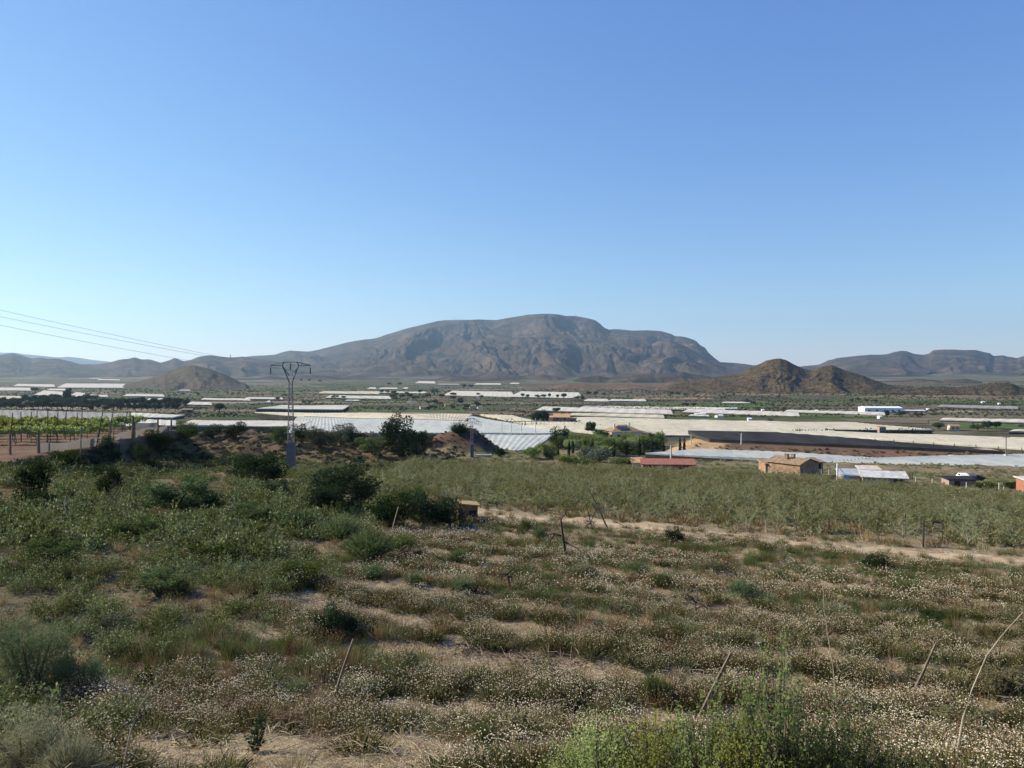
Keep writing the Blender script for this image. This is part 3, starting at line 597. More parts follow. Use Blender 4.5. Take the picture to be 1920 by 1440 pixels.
# ------------------------------------------------------------------ trees: crowns of leaf clumps, tapered trunks
def crown_leaves(rng, blobs, n, L, W, shell=.75, up=.2):
    """leaves spread through ellipsoid clumps (x,y,z,rx,ry,rz)"""
    w_ = np.array([b[3] * b[4] * b[5] for b in blobs]) ** .8; cnt = np.maximum(4, (w_ / w_.sum() * n).astype(int)); P = []
    for b, c in zip(blobs, cnt):
        d = unit(rng.normal(size=(c, 3))); r = rng.uniform(0, 1, (c, 1)) ** (1 / 3.) * (1 - shell) + shell * rng.uniform(.55, 1.08, (c, 1))
        P.append(np.array(b[:3]) + d * r * np.array(b[3:]) * (1 + .18 * np.sin(d[:, :1] * 7 + b[0] * 5) * np.cos(d[:, 1:2] * 6)))
    return leaves(np.concatenate(P), L, W, rng, up)
def limbs(rng, h, r0, n, spread, top, lean=.05):
    ps = [tube([[0, 0, -.25], [lean * .3 * h, 0, h * .5], [lean * h, 0, h]], [r0, r0 * .8, r0 * .6], 6)]
    for k in range(n):
        a = 2 * math.pi * k / n + rng.uniform(-.5, .5); z0 = h * rng.uniform(.55, 1.)
        e = np.array([math.cos(a) * spread * rng.uniform(.5, 1), math.sin(a) * spread * rng.uniform(.5, 1), top * rng.uniform(.75, 1.)])
        b = np.array([lean * z0, 0, z0]); m = b + (e - b) * .5 + np.array([0, 0, .12 * top])
        ps.append(tube([b, m, e], [r0 * .5, r0 * .3, r0 * .1], 5))
    return merge(ps)
def tree_proto(name, seed, kind, leaf, n=1500):
    """unit-height tree (1 m), scaled when placed; > trunk, crown"""
    rng = np.random.RandomState(seed); o = thing(name, 'x', 'tree')
    if kind == 'round':
        bl = [(0, 0, .62, .30, .30, .30)] + [(math.cos(a) * .26, math.sin(a) * .26, rng.uniform(.42, .8), *(rng.uniform(.13, .21, 3))) for a in rng.uniform(0, 6.28, 9)]
        tr = limbs(rng, .36, .035, 5, .28, .75); L, W, sh = .075, .05, .7
    elif kind == 'wide':
        bl = [(0, 0, .6, .5, .5, .26)] + [(math.cos(a) * .5, math.sin(a) * .5, rng.uniform(.4, .8), *(rng.uniform(.16, .3, 3))) for a in rng.uniform(0, 6.28, 10)]
        tr = limbs(rng, .3, .04, 6, .5, .7); L, W, sh = .075, .05, .7
    elif kind == 'tall':
        bl = [(0, 0, .55, .2, .2, .36)] + [(math.cos(a) * .14, math.sin(a) * .14, rng.uniform(.3, .92), *(rng.uniform(.08, .15, 3))) for a in rng.uniform(0, 6.28, 9)]
        tr = limbs(rng, .3, .03, 5, .16, .8); L, W, sh = .07, .045, .7
    elif kind == 'cypress':
        bl = [(rng.normal() * .008, rng.normal() * .008, z, .075 * math.sin(math.pi * min(1, z * .86 + .2)) ** .8 + .015, .075 * math.sin(math.pi * min(1, z * .86 + .2)) ** .8 + .015, .08) for z in np.linspace(.1, .95, 13)]
        tr = limbs(rng, .2, .018, 0, .1, .5, 0); L, W, sh = .05, .02, .6
    elif kind == 'bush':
        bl = [(0, 0, .42, .45, .45, .38)] + [(math.cos(a) * .4, math.sin(a) * .4, rng.uniform(.25, .8), *(rng.uniform(.14, .28, 3))) for a in rng.uniform(0, 6.28, 11)]
        tr = limbs(rng, .16, .03, 6, .4, .6); L, W, sh = .085, .055, .7
    V, Fc = crown_leaves(rng, bl, n, L, W, sh, 1.2 if kind == 'cypress' else .25)
    V[:, 2] = np.maximum(V[:, 2], .02)
    mk('trunk', [(*tr, 0)], M['bark'], False, o); mk('crown', [(V, Fc, 0)], leaf, False, o)
    return o
PROTO = {}
def proto(kind, leaf, seed, n=1500):
    k = (kind, leaf, seed)
    if k not in PROTO:
        PROTO[k] = [tree_proto({'cypress': 'cypress_tree', 'bush': 'shrub'}.get(kind, 'tree'), seed, kind, M[leaf], n), False]
    return PROTO[k]
def plant(kind, leaf, seed, u, v, w_px, h_px, label, group=None, cat=None, n=1500, pos=None, rz=None, dy=0):
    """a tree whose foot meets the ground at photo point (u, v), with the size it has there"""
    if pos == 'net':          # rooted between net canopies, foot hidden below their level
        p = at_z(u, v, -30.2); p.z = float(H(p.x, p.y)); h_px = h_px + (-30.2 - p.z) * F / p.y
    else: p = hit(u, v) if pos is None else pos
    if dy: p = Vector((p.x * (p.y + dy) / p.y, p.y + dy, 0)); p.z = float(H(p.x, p.y))
    k = p.y / F; pr = proto(kind, leaf, seed, n)
    wid = {'round': .84, 'wide': 1.5, 'tall': .5, 'cypress': .19, 'bush': 1.25}[kind]
    hz = h_px * k / {'cypress': 1.02}.get(kind, 1.0); wx = w_px * k / wid
    rz = (seed * 1.7 + u * .37) % 6.28 if rz is None else rz
    o = pr[0]
    if pr[1]: o = copy_tree(o, p, rz, (wx, wx, hz))
    else: o.location = p; o.rotation_euler = (0, 0, rz); o.scale = (wx, wx, hz); pr[1] = True
    o['label'] = label; o['category'] = cat or {'bush': 'shrub'}.get(kind, 'tree')
    if group: o['group'] = group
    elif 'group' in o: del o['group']
    return o
rnd = random.Random(5)
# left woodland belt
GB = 'trees of the dark woodland belt at left'
for (u0, u1, vb, hh, st) in ((-20, 165, 760, 14, 10), (80, 180, 753, 12, 9), (-20, 160, 769, 15, 9), (162, 350, 765, 15, 11), (170, 340, 771, 13, 12), (180, 345, 758, 9, 10)):
    u = u0
    while u < u1:
        plant('round', 'bluegreen', rnd.choice((1, 2, 3)), u, vb + rnd.uniform(-1, 1.2), hh * rnd.uniform(.9, 1.5), hh * rnd.uniform(.9, 1.5), 'round dark tree in the woodland belt behind the grey net and vines', GB)
        u += st * rnd.uniform(.8, 1.3)
for a in [('tall', 'bluegreen', 4, 127, 760, 16, 32, 'tallest pointed tree standing out of the left woodland belt'),
          ('round', 'bluegreen', 2, 220, 770, 22, 24, 'big round tree at the right half of the woodland belt'),
          ('round', 'bluegreen', 1, 66, 736, 16, 10, 'dark round tree between the white strips above the woodland'),
          ('round', 'darkleaf', 1, 412, 775, 20, 20, 'single dark round tree left of the pylon beyond the green crop'),
          ('round', 'bluegreen', 3, 355, 776, 9, 8, 'small dark tree beside the brown farm shed left'),
          ('round', 'darkleaf', 3, 1004, 790.5, 20, 22, 'left one of the two big dark round trees beside the farmhouse'),
          ('round', 'darkleaf', 2, 1019, 790.5, 22, 26, 'right one of the two big dark round trees beside the farmhouse'),
          ('round', 'bluegreen', 1, 1042, 775, 18, 11, 'hazy dark tree just behind the farmhouse roof'),
          ('tall', 'darkleaf', 5, 1107, 818, 22, 30, 'tall dark conifer with a spiky top rising left of the villa'),
          ('wide', 'darkleaf', 6, 1050, 840, 42, 42, 'broad dark pine-like tree at the left end of the garden'),
          ('round', 'bluegreen', 2, 1760, 807, 22, 17, 'big round green tree beyond the long cream net at right'),
          ('wide', 'bluegreen', 7, 1833, 809, 26, 16, 'left crown of the dark tree group at the right edge'),
          ('round', 'bluegreen', 1, 1852, 808, 22, 20, 'middle crown of the dark tree group at the right edge'),
          ('round', 'bluegreen', 3, 1868, 806, 18, 17, 'right crown of the dark tree group at the right edge'),
          ('wide', 'bluegreen', 7, 1915, 803, 16, 8, 'low dark tree at the very right edge above the cream strip'),
          ('tall', 'bluegreen', 4, 1663, 781, 9, 12, 'pointed dark conifer in front of the long white warehouse'),
          ('round', 'bluegreen', 1, 1690, 780, 15, 9, 'dark tree right of the pointed conifer by the warehouse'),
          ('wide', 'bluegreen', 7, 1722, 782, 20, 9, 'wide dark tree right of the warehouse'),
          ('bush', 'bluegreen', 8, 1445, 789, 12, 7, 'dark bush at the far edge of the huge cream net'),
          ('bush', 'darkleaf', 8, 1669, 807.5, 9, 4, 'small bush on the hedge line by the little brick shed at right'),
          ('bush', 'darkleaf', 8, 1684, 807.5, 8, 4, 'lone little bush at the right end of the hedge line')]:
    plant(*a, pos='net' if a[3] in (1004, 1019, 1445, 1669, 1684) else None)
GV = 'trees of the far village in the middle of the plain'
for i in range(34):
    u = rnd.uniform(735, 905); v = rnd.uniform(742, 771) if u > 790 else rnd.uniform(738, 752)
    plant(rnd.choice(('round', 'round', 'wide')), 'bluegreen', rnd.choice((1, 2, 3)) if True else 0, u, v, rnd.uniform(8, 15), rnd.uniform(6, 11), 'dark tree among the houses of the far village', GV) if True else 0
GF = 'dark trees dotted along the far fields'
for (u, v, w_, h_) in [(815, 741, 15, 14), (980, 746, 9, 9), (989, 747, 9, 8), (1008, 747, 14, 8), (1020, 747, 12, 8), (1030, 747, 7, 10), (1045, 748, 7, 9), (1057, 748, 13, 11), (1084, 750, 20, 9), (1092, 751, 8, 8), (1105, 741, 12, 7), (1118, 741, 10, 7), (1132, 742, 10, 5), (1260, 741, 10, 6), (1272, 741, 9, 6), (1284, 742, 9, 5), (1288, 763, 10, 8), (1300, 763, 11, 8), (1280, 762, 8, 6), (870, 728, 10, 8), (884, 728, 12, 7), (730, 722, 9, 5), (750, 722, 10, 5), (716, 738, 10, 7), (727, 738, 10, 7), (1400, 757, 15, 8), (1412, 758, 14, 6), (372, 742, 7, 6), (344, 741, 8, 5), (520, 752, 10, 8), (582, 757, 14, 7), (570, 757, 10, 6), (628, 748, 18, 8), (645, 748, 10, 6), (595, 704, 9, 5), (606, 704, 10, 4), (565, 716, 6, 6), (580, 716, 6, 6), (600, 717, 8, 5), (1597, 753, 10, 5), (1610, 752, 12, 6), (1625, 753, 11, 5), (1640, 754, 12, 5), (1470, 769, 8, 5), (1345, 768, 6, 5), (1582, 774, 9, 5)]:
    plant('round' if w_ < 14 else 'wide', 'bluegreen', 1 if w_ < 14 else 7, u, v, w_, h_, 'small dark tree at a field edge on the far plain', GF)
# garden around the villa
GG = 'leafy trees of the garden below the villa'
for i in range(44):
    u = rnd.uniform(1040, 1240); v = 842 + (1 - abs(u - 1140) / 110) * rnd.uniform(-10, 16) - max(0, u - 1190) * .1
    lf = rnd.choice(('midleaf', 'brightleaf', 'midleaf', 'brightleaf', 'darkleaf'))
    plant(rnd.choice(('round', 'wide', 'bush')), lf, rnd.choice((11, 12)), u, v, rnd.uniform(26, 40), rnd.uniform(20, 34), {'midleaf': 'mid-green leafy tree', 'brightleaf': 'bright green leafy tree', 'darkleaf': 'dark green leafy tree'}[lf] + ' in the garden below the villa', GG)
GC = 'cypresses in a row in the villa garden'
for (u, v, h_, w_) in [(1046, 843, 22, 5), (1067, 842, 24, 4.5), (1074, 838, 22, 4.5), (1097, 836, 18, 4), (1111, 843, 30, 6), (1103, 832, 14, 3.5), (1126, 832, 14, 3.5), (1151, 842, 26, 5.5), (1175, 840, 20, 4.5), (1199, 841, 29, 5), (1222, 840, 28, 4.5), (1244, 840, 22, 4.5), (1275, 840, 29, 4.5), (1283, 840, 29, 4.5)]:
    plant('cypress', 'juniper', 21, u, v + 15, w_ * 1.35, h_ + 9, 'slim dark cypress standing in the row through the villa garden', GC)
for a in [('bush', 'brightleaf', 32, 1060, 868, 50, 16, 'low bright bush below the cream garden hut'), ('bush', 'midleaf', 34, 1090, 874, 60, 16, 'low olive-green bush at the garden front left of the wide one'), ('bush', 'brightleaf', 32, 1025, 852, 44, 24, 'lime green bush left of the pink pillar'), ('bush', 'oliveleaf', 31, 1033, 862, 34, 24, 'grey olive tree at the left front corner of the garden'), ('bush', 'brightleaf', 32, 1000, 858, 44, 24, 'bright green bush left of the garden wall'),
          ('bush', 'oliveleaf', 33, 1118, 868, 62, 30, 'wide grey-green bush in front of the villa garden'), ('bush', 'brightleaf', 32, 1135, 856, 50, 26, 'bright yellowish-green bush in the middle of the garden front'),
          ('bush', 'oliveleaf', 31, 1095, 858, 34, 22, 'grey-green olive right of the cream garden wall'), ('bush', 'midleaf', 34, 1168, 874, 46, 18, 'olive-green bush left of the red roofed shed'),
          ('bush', 'oliveleaf', 31, 1190, 842, 24, 15, 'silvery olive between the garden cypresses'), ('bush', 'oliveleaf', 33, 1212, 843, 26, 14, 'silvery olive right of the garden cypress pair'), ('bush', 'oliveleaf', 31, 1236, 843, 22, 14, 'silvery olive at the right end of the garden'),
          ('bush', 'midleaf', 34, 1190, 851, 60, 10, 'low green hedge at the garden front'), ('bush', 'midleaf', 34, 1848, 917, 44, 15, 'dark green bush behind the right fence by the dark shed'), ('bush', 'darkleaf', 32, 1895, 917, 26, 16, 'dark bush beside the red brick hut at the right edge')]:
    plant(*a, n=1800)
hedge_m = M['darkleaf']
def hedge(u0, v0, u1, v1, h_, w_, label, leaf, zc=None):
    a, b = hit(u0, v0), hit(u1, v1)
    if zc is not None:
        a, b = at_z(u0, v0, zc), at_z(u1, v1, zc)
        for q in (a, b): q.z = float(H(q.x, q.y))
        h_ = h_ * .45 + zc - (a.z + b.z) / 2
    rng = np.random.RandomState(int(u0)); L = (b - a).length; n = int(L * 9)
    t = rng.uniform(0, 1, n); P = np.array(a)[None] + (np.array(b) - np.array(a))[None] * t[:, None]; P[:, 2] = H(P[:, 0], P[:, 1])
    hh = h_ * (.65 + .35 * np.clip(fbm(t * L * .25, t * 0, 5, 3) + .5, 0, 1.4)); P += np.c_[rng.normal(size=n) * w_ * .35, rng.normal(size=n) * w_ * .35, rng.uniform(0, 1, n) ** .8 * hh]
    o = thing('hedge', label, 'hedge', a); mk('foliage', [(*[(q - np.array(a) if i == 0 else q) for i, q in enumerate(leaves(P, .9, .6, rng))], 0)], leaf, False, o)
    m = int(max(2, L / 6)); mk('stems', [(*merge([tube([[*(np.array(b) - np.array(a))[:2] * k / m, float(H(a.x + (b.x - a.x) * k / m, a.y + (b.y - a.y) * k / m)) - a.z - .2], [*(np.array(b) - np.array(a))[:2] * k / m, float(H(a.x + (b.x - a.x) * k / m, a.y + (b.y - a.y) * k / m)) - a.z + h_ * .6]], .05, 4) for k in range(m)]), 0)], M['bark'], False, o)
hedge(1487, 809.5, 1752, 810, 3.6, 1.6, 'long low dark hedge between the two cream nets at right', M['darkleaf'], -30.2)
hedge(885, 781, 985, 797, 3.4, 2.2, 'dark hedge line slanting between the pale nets left of the farmhouse', M['darkleaf'], -30.2)
hedge(985, 796, 1030, 796.5, 3.2, 1.6, 'dark hedge in front of the two round trees by the farmhouse', M['juniper'], -30.2)
hedge(1075, 796, 1130, 798, 3., 1.6, 'dark hedge strip right of the farmhouse', M['juniper'], -30.2)
hedge(1080, 766, 1330, 772, 3.5, 3., 'dark hedge line above the two parallel white strips', M['bluegreen'])

# ------------------------------------------------------------------ buildings
def rot2(V, a):
    k, q = math.cos(a), math.sin(a); V = np.asarray(V, float); return np.c_[V[:, 0] * k - V[:, 1] * q, V[:, 0] * q + V[:, 1] * k, V[:, 2]]
def house(name, label, cat, p, L, D, h, roof='gable', rh=1., wall='cream', rf='tile', rz=0, wins=(), door=None, over=.25, group=None, chim=None, axis='x'):
    """walls L x D x h, front faces -y; wins: (side, x, z, w, h) with side f/l/r"""
    o = thing(name, label, cat, p, rz, group)
    l, d = L / 2, D / 2
    if roof == 'gable':
        if axis == 'x': V = [[-l, -d, -1], [l, -d, -1], [l, d, -1], [-l, d, -1], [-l, -d, h], [l, -d, h], [l, d, h], [-l, d, h], [-l, 0, h + rh], [l, 0, h + rh]]; W4 = [[0, 1, 5, 4], [2, 3, 7, 6], [1, 2, 6, 5], [3, 0, 4, 7]]; W3 = [[5, 6, 9], [7, 4, 8]]
        else: V = [[-l, -d, -1], [l, -d, -1], [l, d, -1], [-l, d, -1], [-l, -d, h], [l, -d, h], [l, d, h], [-l, d, h], [0, -d, h + rh], [0, d, h + rh]]; W4 = [[0, 1, 5, 4], [2, 3, 7, 6], [1, 2, 6, 5], [3, 0, 4, 7]]; W3 = [[4, 5, 8], [6, 7, 9]]
        mk('wall', [(V, W4, 0), (V, W3, 0)], M[wall], False, o)
        e = over; t = .14
        a, b, c = (l, d, 0) if axis == 'x' else (d, l, 1)
        ez = h - rh / b * e + .03
        pr = [(-a - e, -b - e, ez), (a + e, -b - e, ez), (a + e, 0, h + rh + .03), (-a - e, 0, h + rh + .03), (a + e, b + e, ez), (-a - e, b + e, ez)]
        pr = np.array(pr); pr2 = pr + np.array([0, 0, t]); A = np.concatenate([pr, pr2])
        Q = [[0, 3, 2, 1], [3, 5, 4, 2], [6, 7, 8, 9], [9, 8, 10, 11], [0, 1, 7, 6], [1, 2, 8, 7], [2, 4, 10, 8], [4, 5, 11, 10], [5, 3, 9, 11], [3, 0, 6, 9]]
        if c: A = A[:, [1, 0, 2]]; Q = [q[::-1] for q in Q]
        mk('roof', [(A, Q, 0)], M[rf], False, o)
    elif roof == 'hip':
        mk('wall', [(*box((0, 0, (h - 1) / 2), (L, D, h + 1)), 0)], M[wall], False, o)
        e = over; rl = max(.2, l - d); A = [[-l - e, -d - e, h + .02], [l + e, -d - e, h + .02], [l + e, d + e, h + .02], [-l - e, d + e, h + .02], [-rl, 0, h + rh], [rl, 0, h + rh]]
        mk('roof', [(A, [[0, 1, 5, 4], [2, 3, 4, 5], [3, 2, 1, 0]], 0), (A, [[1, 2, 5], [3, 0, 4]], 0)], M[rf], False, o)
    else:  # flat or single pitch: rh is the drop towards the front
        V = [[-l, -d, -1], [l, -d, -1], [l, d, -1], [-l, d, -1], [-l, -d, h], [l, -d, h], [l, d, h + rh], [-l, d, h + rh]]
        mk('wall', [(V, BOXF, 0)], M[wall], False, o)
        e = over; sl_ = rh / D; A = np.array([[-l - e, -d - e, h - sl_ * e + .02], [l + e, -d - e, h - sl_ * e + .02], [l + e, d + e, h + rh + sl_ * e + .02], [-l - e, d + e, h + rh + sl_ * e + .02]])
        mk('roof', [(np.concatenate([A, A + np.array([0, 0, .12])]), BOXF, 0)], M[rf], False, o)
    for (sd, x, z, ww, wh) in wins:
        dep = .06
        if sd == 'f': c, s = (x, -d - .02, z), (ww, dep, wh)
        elif sd == 'l': c, s = (-l - .02, x, z), (dep, ww, wh)
        else: c, s = (l + .02, x, z), (dep, ww, wh)
        wd = mk('window', [(*box((0, 0, 0), s), 0)], M['dark'], False, o); wd.location = c
        fs = (s[0] + .16, s[1] * .5, .09) if sd == 'f' else (s[0] * .5, s[1] + .16, .09)
        sill = mk('sill', [(*box((0, 0, -wh / 2 - .05), (fs[0] if sd == 'f' else .1, fs[1] if sd != 'f' else .1, .08)), 0)], M['concrete'], False, wd)
    if door:
        x, ww, wh = door; mk('door', [(*box((x, -d - .025, wh / 2), (ww, .07, wh)), 0)], M['darkwood'], False, o)
    for c in (chim or ()):
        x, y, z, hh = c; mk('chimney', [(*box((x, y, z + hh / 2), (.5, .5, hh)), 0), (*box((x, y, z + hh + .05), (.62, .62, .1)), 0)], M[wall], False, o)
    return o
M['palesheet'] = m_plain('dusty_white_sheet', (.50, .49, .46), .8, .3, 1.2)
def ground_at(u, v, d):
    p = at_depth(u, v, d); return Vector((p.x, p.y, float(H(p.x, p.y))))
# ochre house at right, seen from its corner
ph = hit(1485, 890)
hs = house('ochre_house', 'old ochre brick house with worn tile roof beyond the orchard', 'house', ph, 4.8, 5.6, 2.0, 'gable', .65, 'ochre', 'tile', R(38), wins=(('r', -1.7, 1.2, .38, .9), ('r', -.8, 1.2, .38, .9), ('r', 1.3, 1.1, .38, .85), ('r', 2.3, 1.0, .42, 1.4)), chim=((-1.0, .3, 2.6, .6), (.1, -.1, 2.7, .45)), axis='y')
# its plaster side is a skin of its own
pl = mk('plaster_side', [(*box((2.41, 0, .9), (.03, 5.5, 2.1)), 0)], M['mauve'], False, hs)
house('lean_to_shed', 'small ochre brick lean-to left of the ochre house', 'shed', hit(1438, 886), 1.7, 2.2, 1.5, 'flat', .3, 'ochre', 'tile', R(10))
house('lean_to_shed', 'small tiled lean-to in shade at the right end of the ochre house', 'shed', hit(1528, 887), 1.4, 2.0, 1.8, 'flat', .4, 'mauve', 'tile', R(25), wins=(('f', 0, 1.2, .5, .9),))
# red roofed shed
rs = house('red_roofed_shed', 'long low shed with faded red roof beyond the orchard', 'shed', hit(1252, 878), 8.4, 2.6, .7, 'flat', .5, 'mauve', 'redtile', R(-4), wins=(('f', 1.9, .35, 2.4, .45), ('f', -2.9, .35, .8, .5)))
house('tiled_annex', 'short straw-coloured tiled annex at the left end of the red roofed shed', 'shed', hit(1194, 875), 1.6, 2.4, .75, 'flat', .45, 'cream', 'orangetile', R(-4))
wt = thing('water_trough', 'grey-blue trough under the red shed roof front', 'trough', hit(1280, 881)); mk('basin', [(*box((0, 0, .2), (2.6, .8, .6)), 0)], M['panel'], False, wt); mk('rim', [(*box((0, 0, .53), (2.75, .95, .08)), 0)], M['greyroof'], False, wt)
# blue and white sheds
bs_ = house('grey_roofed_shed', 'small grey sheet roofed shed with a blue panel at its left corner', 'shed', hit(1604, 905), 4.2, 2.8, 1.1, 'flat', .5, 'mauve', 'greyroof', R(-8), wins=(('f', 1.0, .6, 1.3, .8),))
mk('blue_panel', [(*box((-1.75, -1.75, .6), (.8, .08, 1.4)), 0)], M['blue'], False, bs_)
house('white_roofed_shed', 'long white roofed shelter beside the grey sheet roofed shed', 'shed', hit(1656, 905), 5.6, 2.4, .8, 'flat', .5, 'mauve', 'palesheet', R(-16), wins=(('f', 1.8, .5, 1.3, .6),))
house('white_roofed_shed', 'small cream roofed shelter behind the white roofed one', 'shed', hit(1628, 893), 2.9, 2.0, 1.1, 'flat', .3, 'dark', 'cream', R(-8))
gp = thing('gate_post', 'tall white post at the left corner of the grey roofed shed', 'post', hit(1570, 903)); mk('shaft', [(*box((0, 0, 1.2), (.18, .18, 2.6)), 0)], M['white'], False, gp); mk('brace', [(*tube([[0, 0, 2.3], [1.1, .3, 1.0]], .05, 5), 0)], M['concrete'], False, gp)
# dark shed and white covered object at the far right
ds = house('dark_shed', 'low dark shed with flat black roof behind the right fence', 'shed', hit(1797, 911), 3.6, 2.2, .95, 'flat', .12, 'mauve', 'netblack', R(-4), door=(-.7, .7, .8))
vn = thing('parked_car', 'white and blue car parked behind the low dark shed at right', 'car', hit(1806, 906), R(75))
def car(o, body, s=1.0):
    prof = [(-2.0, .35), (-2.0, .8), (-1.85, .95), (-1.2, 1.0), (-.75, 1.42), (.9, 1.45), (1.5, 1.0), (1.95, .9), (2.0, .4)]
    n = len(prof); V = []
    for y, k in ((-.82, 1), (-.70, 1.0), (.70, 1.0), (.82, 1)):
        for (x, z) in prof: V.append([x * s, y * (1 if z < 1.05 or abs(y) < .75 else .86) * s, z * s])
    Q = [[r * n + i, r * n + i + 1, (r + 1) * n + i + 1, (r + 1) * n + i] for r in range(3) for i in range(n - 1)] + [[r * n + n - 1, r * n, (r + 1) * n, (r + 1) * n + n - 1] for r in range(3)]
    mk('body', [(V, Q, 0)] + [([V[k * n + j] for j in range(n)] + [[0, V[k * n][1], .7 * s]], [[j, j + 1, n] for j in range(n - 1)], 0) for k in (0, 3)], M[body], False, o)
    for y in (-.735, .735): mk('side_window', [(*box((.05 * s, y * s * 1.0, 1.2 * s), (1.5 * s, .06, .32 * s)), 0)], M['glass'], False, o)
    mk('windscreen', [(*rotbox((1.22 * s, 0, 1.24 * s), (.05, 1.2 * s, .5 * s), .95), 0)], M['glass'], False, o)
    for x in (-1.25, 1.25):
        for y in (-.75, .75): mk('wheel', [(*tube([[x * s, (y - .1) * s, .32 * s], [x * s, (y + .1) * s, .32 * s]], .32 * s, 12), 0), (*box((x * s, y * s, .32 * s), (.3 * s, .22 * s, .3 * s)), 0)], M['dark'], False, o)
def rotbox(c, s, a):
    V, Fc = box((0, 0, 0), s); k, q = math.cos(a), math.sin(a)
    return np.c_[V[:, 0] * k - V[:, 2] * q, V[:, 1], V[:, 0] * q + V[:, 2] * k] + np.array(c), Fc
car(vn, 'white', .72); vn.location.z += .35
tp = mk('tarpaulin', [(*box((0, 0, .25), (3.2, 1.6, .5)), 0), (*rotbox((1.2, 0, .5), (1.4, 1.5, .25), -.35), 0)], M['navy']); tp.location = hit(1818, 906) + Vector((0, 0, .5)); tag(tp, 'dark blue tarpaulin heaped beside the white car at right', 'tarpaulin')
st_ = thing('white_car', 'white car on the dirt road under the brown bank at right', 'car', at_depth(1783, 859.5, 206), R(8)); car(st_, 'white', .62)
house('brick_hut', 'red brick hut cut by the right edge of the photo', 'hut', hit(1928, 922), 1.9, 2.2, 1.6, 'flat', .1, 'brick', 'concrete', R(-6))
# villa and farm buildings in the valley
vl = house('villa', 'villa with brown hipped roof and solar panels above the garden', 'house', ground_at(1166, 823, 290), 12.4, 9.0, 3.4, 'hip', 2.3, 'cream', 'tile', R(18), wins=(('f', -3.5, 1.7, 1.2, 1.3), ('f', 2.5, 1.7, 1.2, 1.3)), chim=((-3.6, -1.0, 4.2, 1.9), (3.2, .6, 4.4, 1.8)))
V, Fc = box((0, 0, 0), (4.2, 2.2, .08)); sa = math.atan2(2.3, 4.7); V = np.c_[V[:, 0], V[:, 1] * math.cos(sa), V[:, 1] * math.sin(sa) + V[:, 2]]
mk('solar_panel', [(V + np.array([-1.0, -2.6, 4.75]), Fc, 0)], M['solar'], False, vl)
house('villa_wing', 'lower cream wing at the right of the villa', 'house', ground_at(1200, 824, 292), 7., 5., 2.4, 'hip', 1.0, 'cream', 'tile', R(18))
house('farmhouse', 'plain clay roofed farmhouse between the pale nets', 'house', at_depth(1053, 793, 417) - Vector((0, 0, 1.0)), 9.0, 6.0, 4.2, 'flat', 1.5, 'mauve', 'orangetile', R(-8), wins=(('f', -2, 3.4, .8, .9), ('f', 2, 3.4, .8, .9)), door=(0, 1.1, 2.1))
house('farm_annex', 'low dark annex right of the clay roofed farmhouse', 'shed', at_depth(1071, 792, 419) - Vector((0, 0, .8)), 5.5, 5., 2.8, 'flat', .4, 'mauve', 'tile', R(-8))
house('white_outbuilding', 'cream walled outbuilding left of the clay roofed farmhouse', 'shed', at_depth(1035, 792, 420) - Vector((0, 0, .8)), 3.6, 4., 3.6, 'flat', .6, 'cream', 'orangetile', R(-8))
wh = house('warehouse', 'long white warehouse with a row of bays on the right plain', 'warehouse', hit(1650, 773.5), 29, 14, 3.9, 'gable', .9, 'white', 'white', R(-4), wins=tuple(('f', x, 2.0, 1.6, 1.0) for x in (-11, -5, 1, 7, 12)))
house('white_shed_row', 'low white row of bays right of the long warehouse', 'shed', hit(1702, 773.5), 26, 4, 1.6, 'flat', .3, 'cream', 'white', R(-5))
house('pink_farmhouse', 'small pale pink farmhouse left of the dark trees at right', 'house', hit(1788, 807), 4.6, 4, 2.2, 'gable', .8, 'cream', 'tile', R(-10), wins=(('f', -1.0, 1.3, .6, .7), ('f', 1.0, 1.3, .6, .7)))
house('brick_shed', 'tiny brick shed on the hedge line between the cream nets', 'shed', at_z(1653, 809, -31), 3.0, 2.2, 2.0, 'flat', .3, 'mauve', 'tile', 0)
house('brown_farm_shed', 'brown shed behind the white net left', 'shed', hit(352, 774.5), 8, 5, 2.6, 'gable', .9, 'mauve', 'tile', R(6))
house('cream_garden_wall', 'low cream coloured pump hut in front of the garden', 'hut', ground_at(1064, 859, 205), 3.0, 1.4, .9, 'flat', .25, 'cream', 'cream', R(-3))
house('pink_gate_pillar', 'pink plastered pillar hut among the garden trees', 'hut', ground_at(1054, 856, 208), .9, .9, 2.5, 'flat', .1, 'ochre', 'orangetile', 0)
VG = 'small houses of the far village'
for i, (u, v, L, D, h, a, wl) in enumerate([(825, 757, 11, 7, 3.6, 5, 'ochre'), (768, 757, 7, 5, 3, -12, 'white'), (778, 758.5, 6, 5, 3, 8, 'white'), (800, 740, 9, 6, 3.4, 4, 'ochre'), (793, 767, 8, 5, 3, 20, 'cream'), (862, 758, 6, 5, 3, -6, 'white'), (886, 765, 8, 5, 2.6, 10, 'cream'), (896, 748, 6, 4, 3, 0, 'white'), (900, 767, 7, 4, 2.4, 12, 'white'), (838, 762, 6, 5, 2.8, 10, 'cream')]):
    house('village_house', ('orange roofed house in the middle of the far village', 'white cottage at the left end of the far village', 'second white cottage at the left end of the far village', 'orange roofed house at the back of the far village', 'cream barn below the left cottages of the village', 'white house right of the orange roofed village house', 'cream shed row at the front of the village right side', 'white gabled house at the back right of the village', 'small white hut at the right front of the village', 'cream house just below the orange roofed village house')[i], 'house', hit(u, v), L * .7, D * .7, h * .7, 'gable', .9, wl, 'redtile' if wl == 'ochre' else 'tile', R(a), group=VG)
HG = 'white huts beyond the huge cream net'
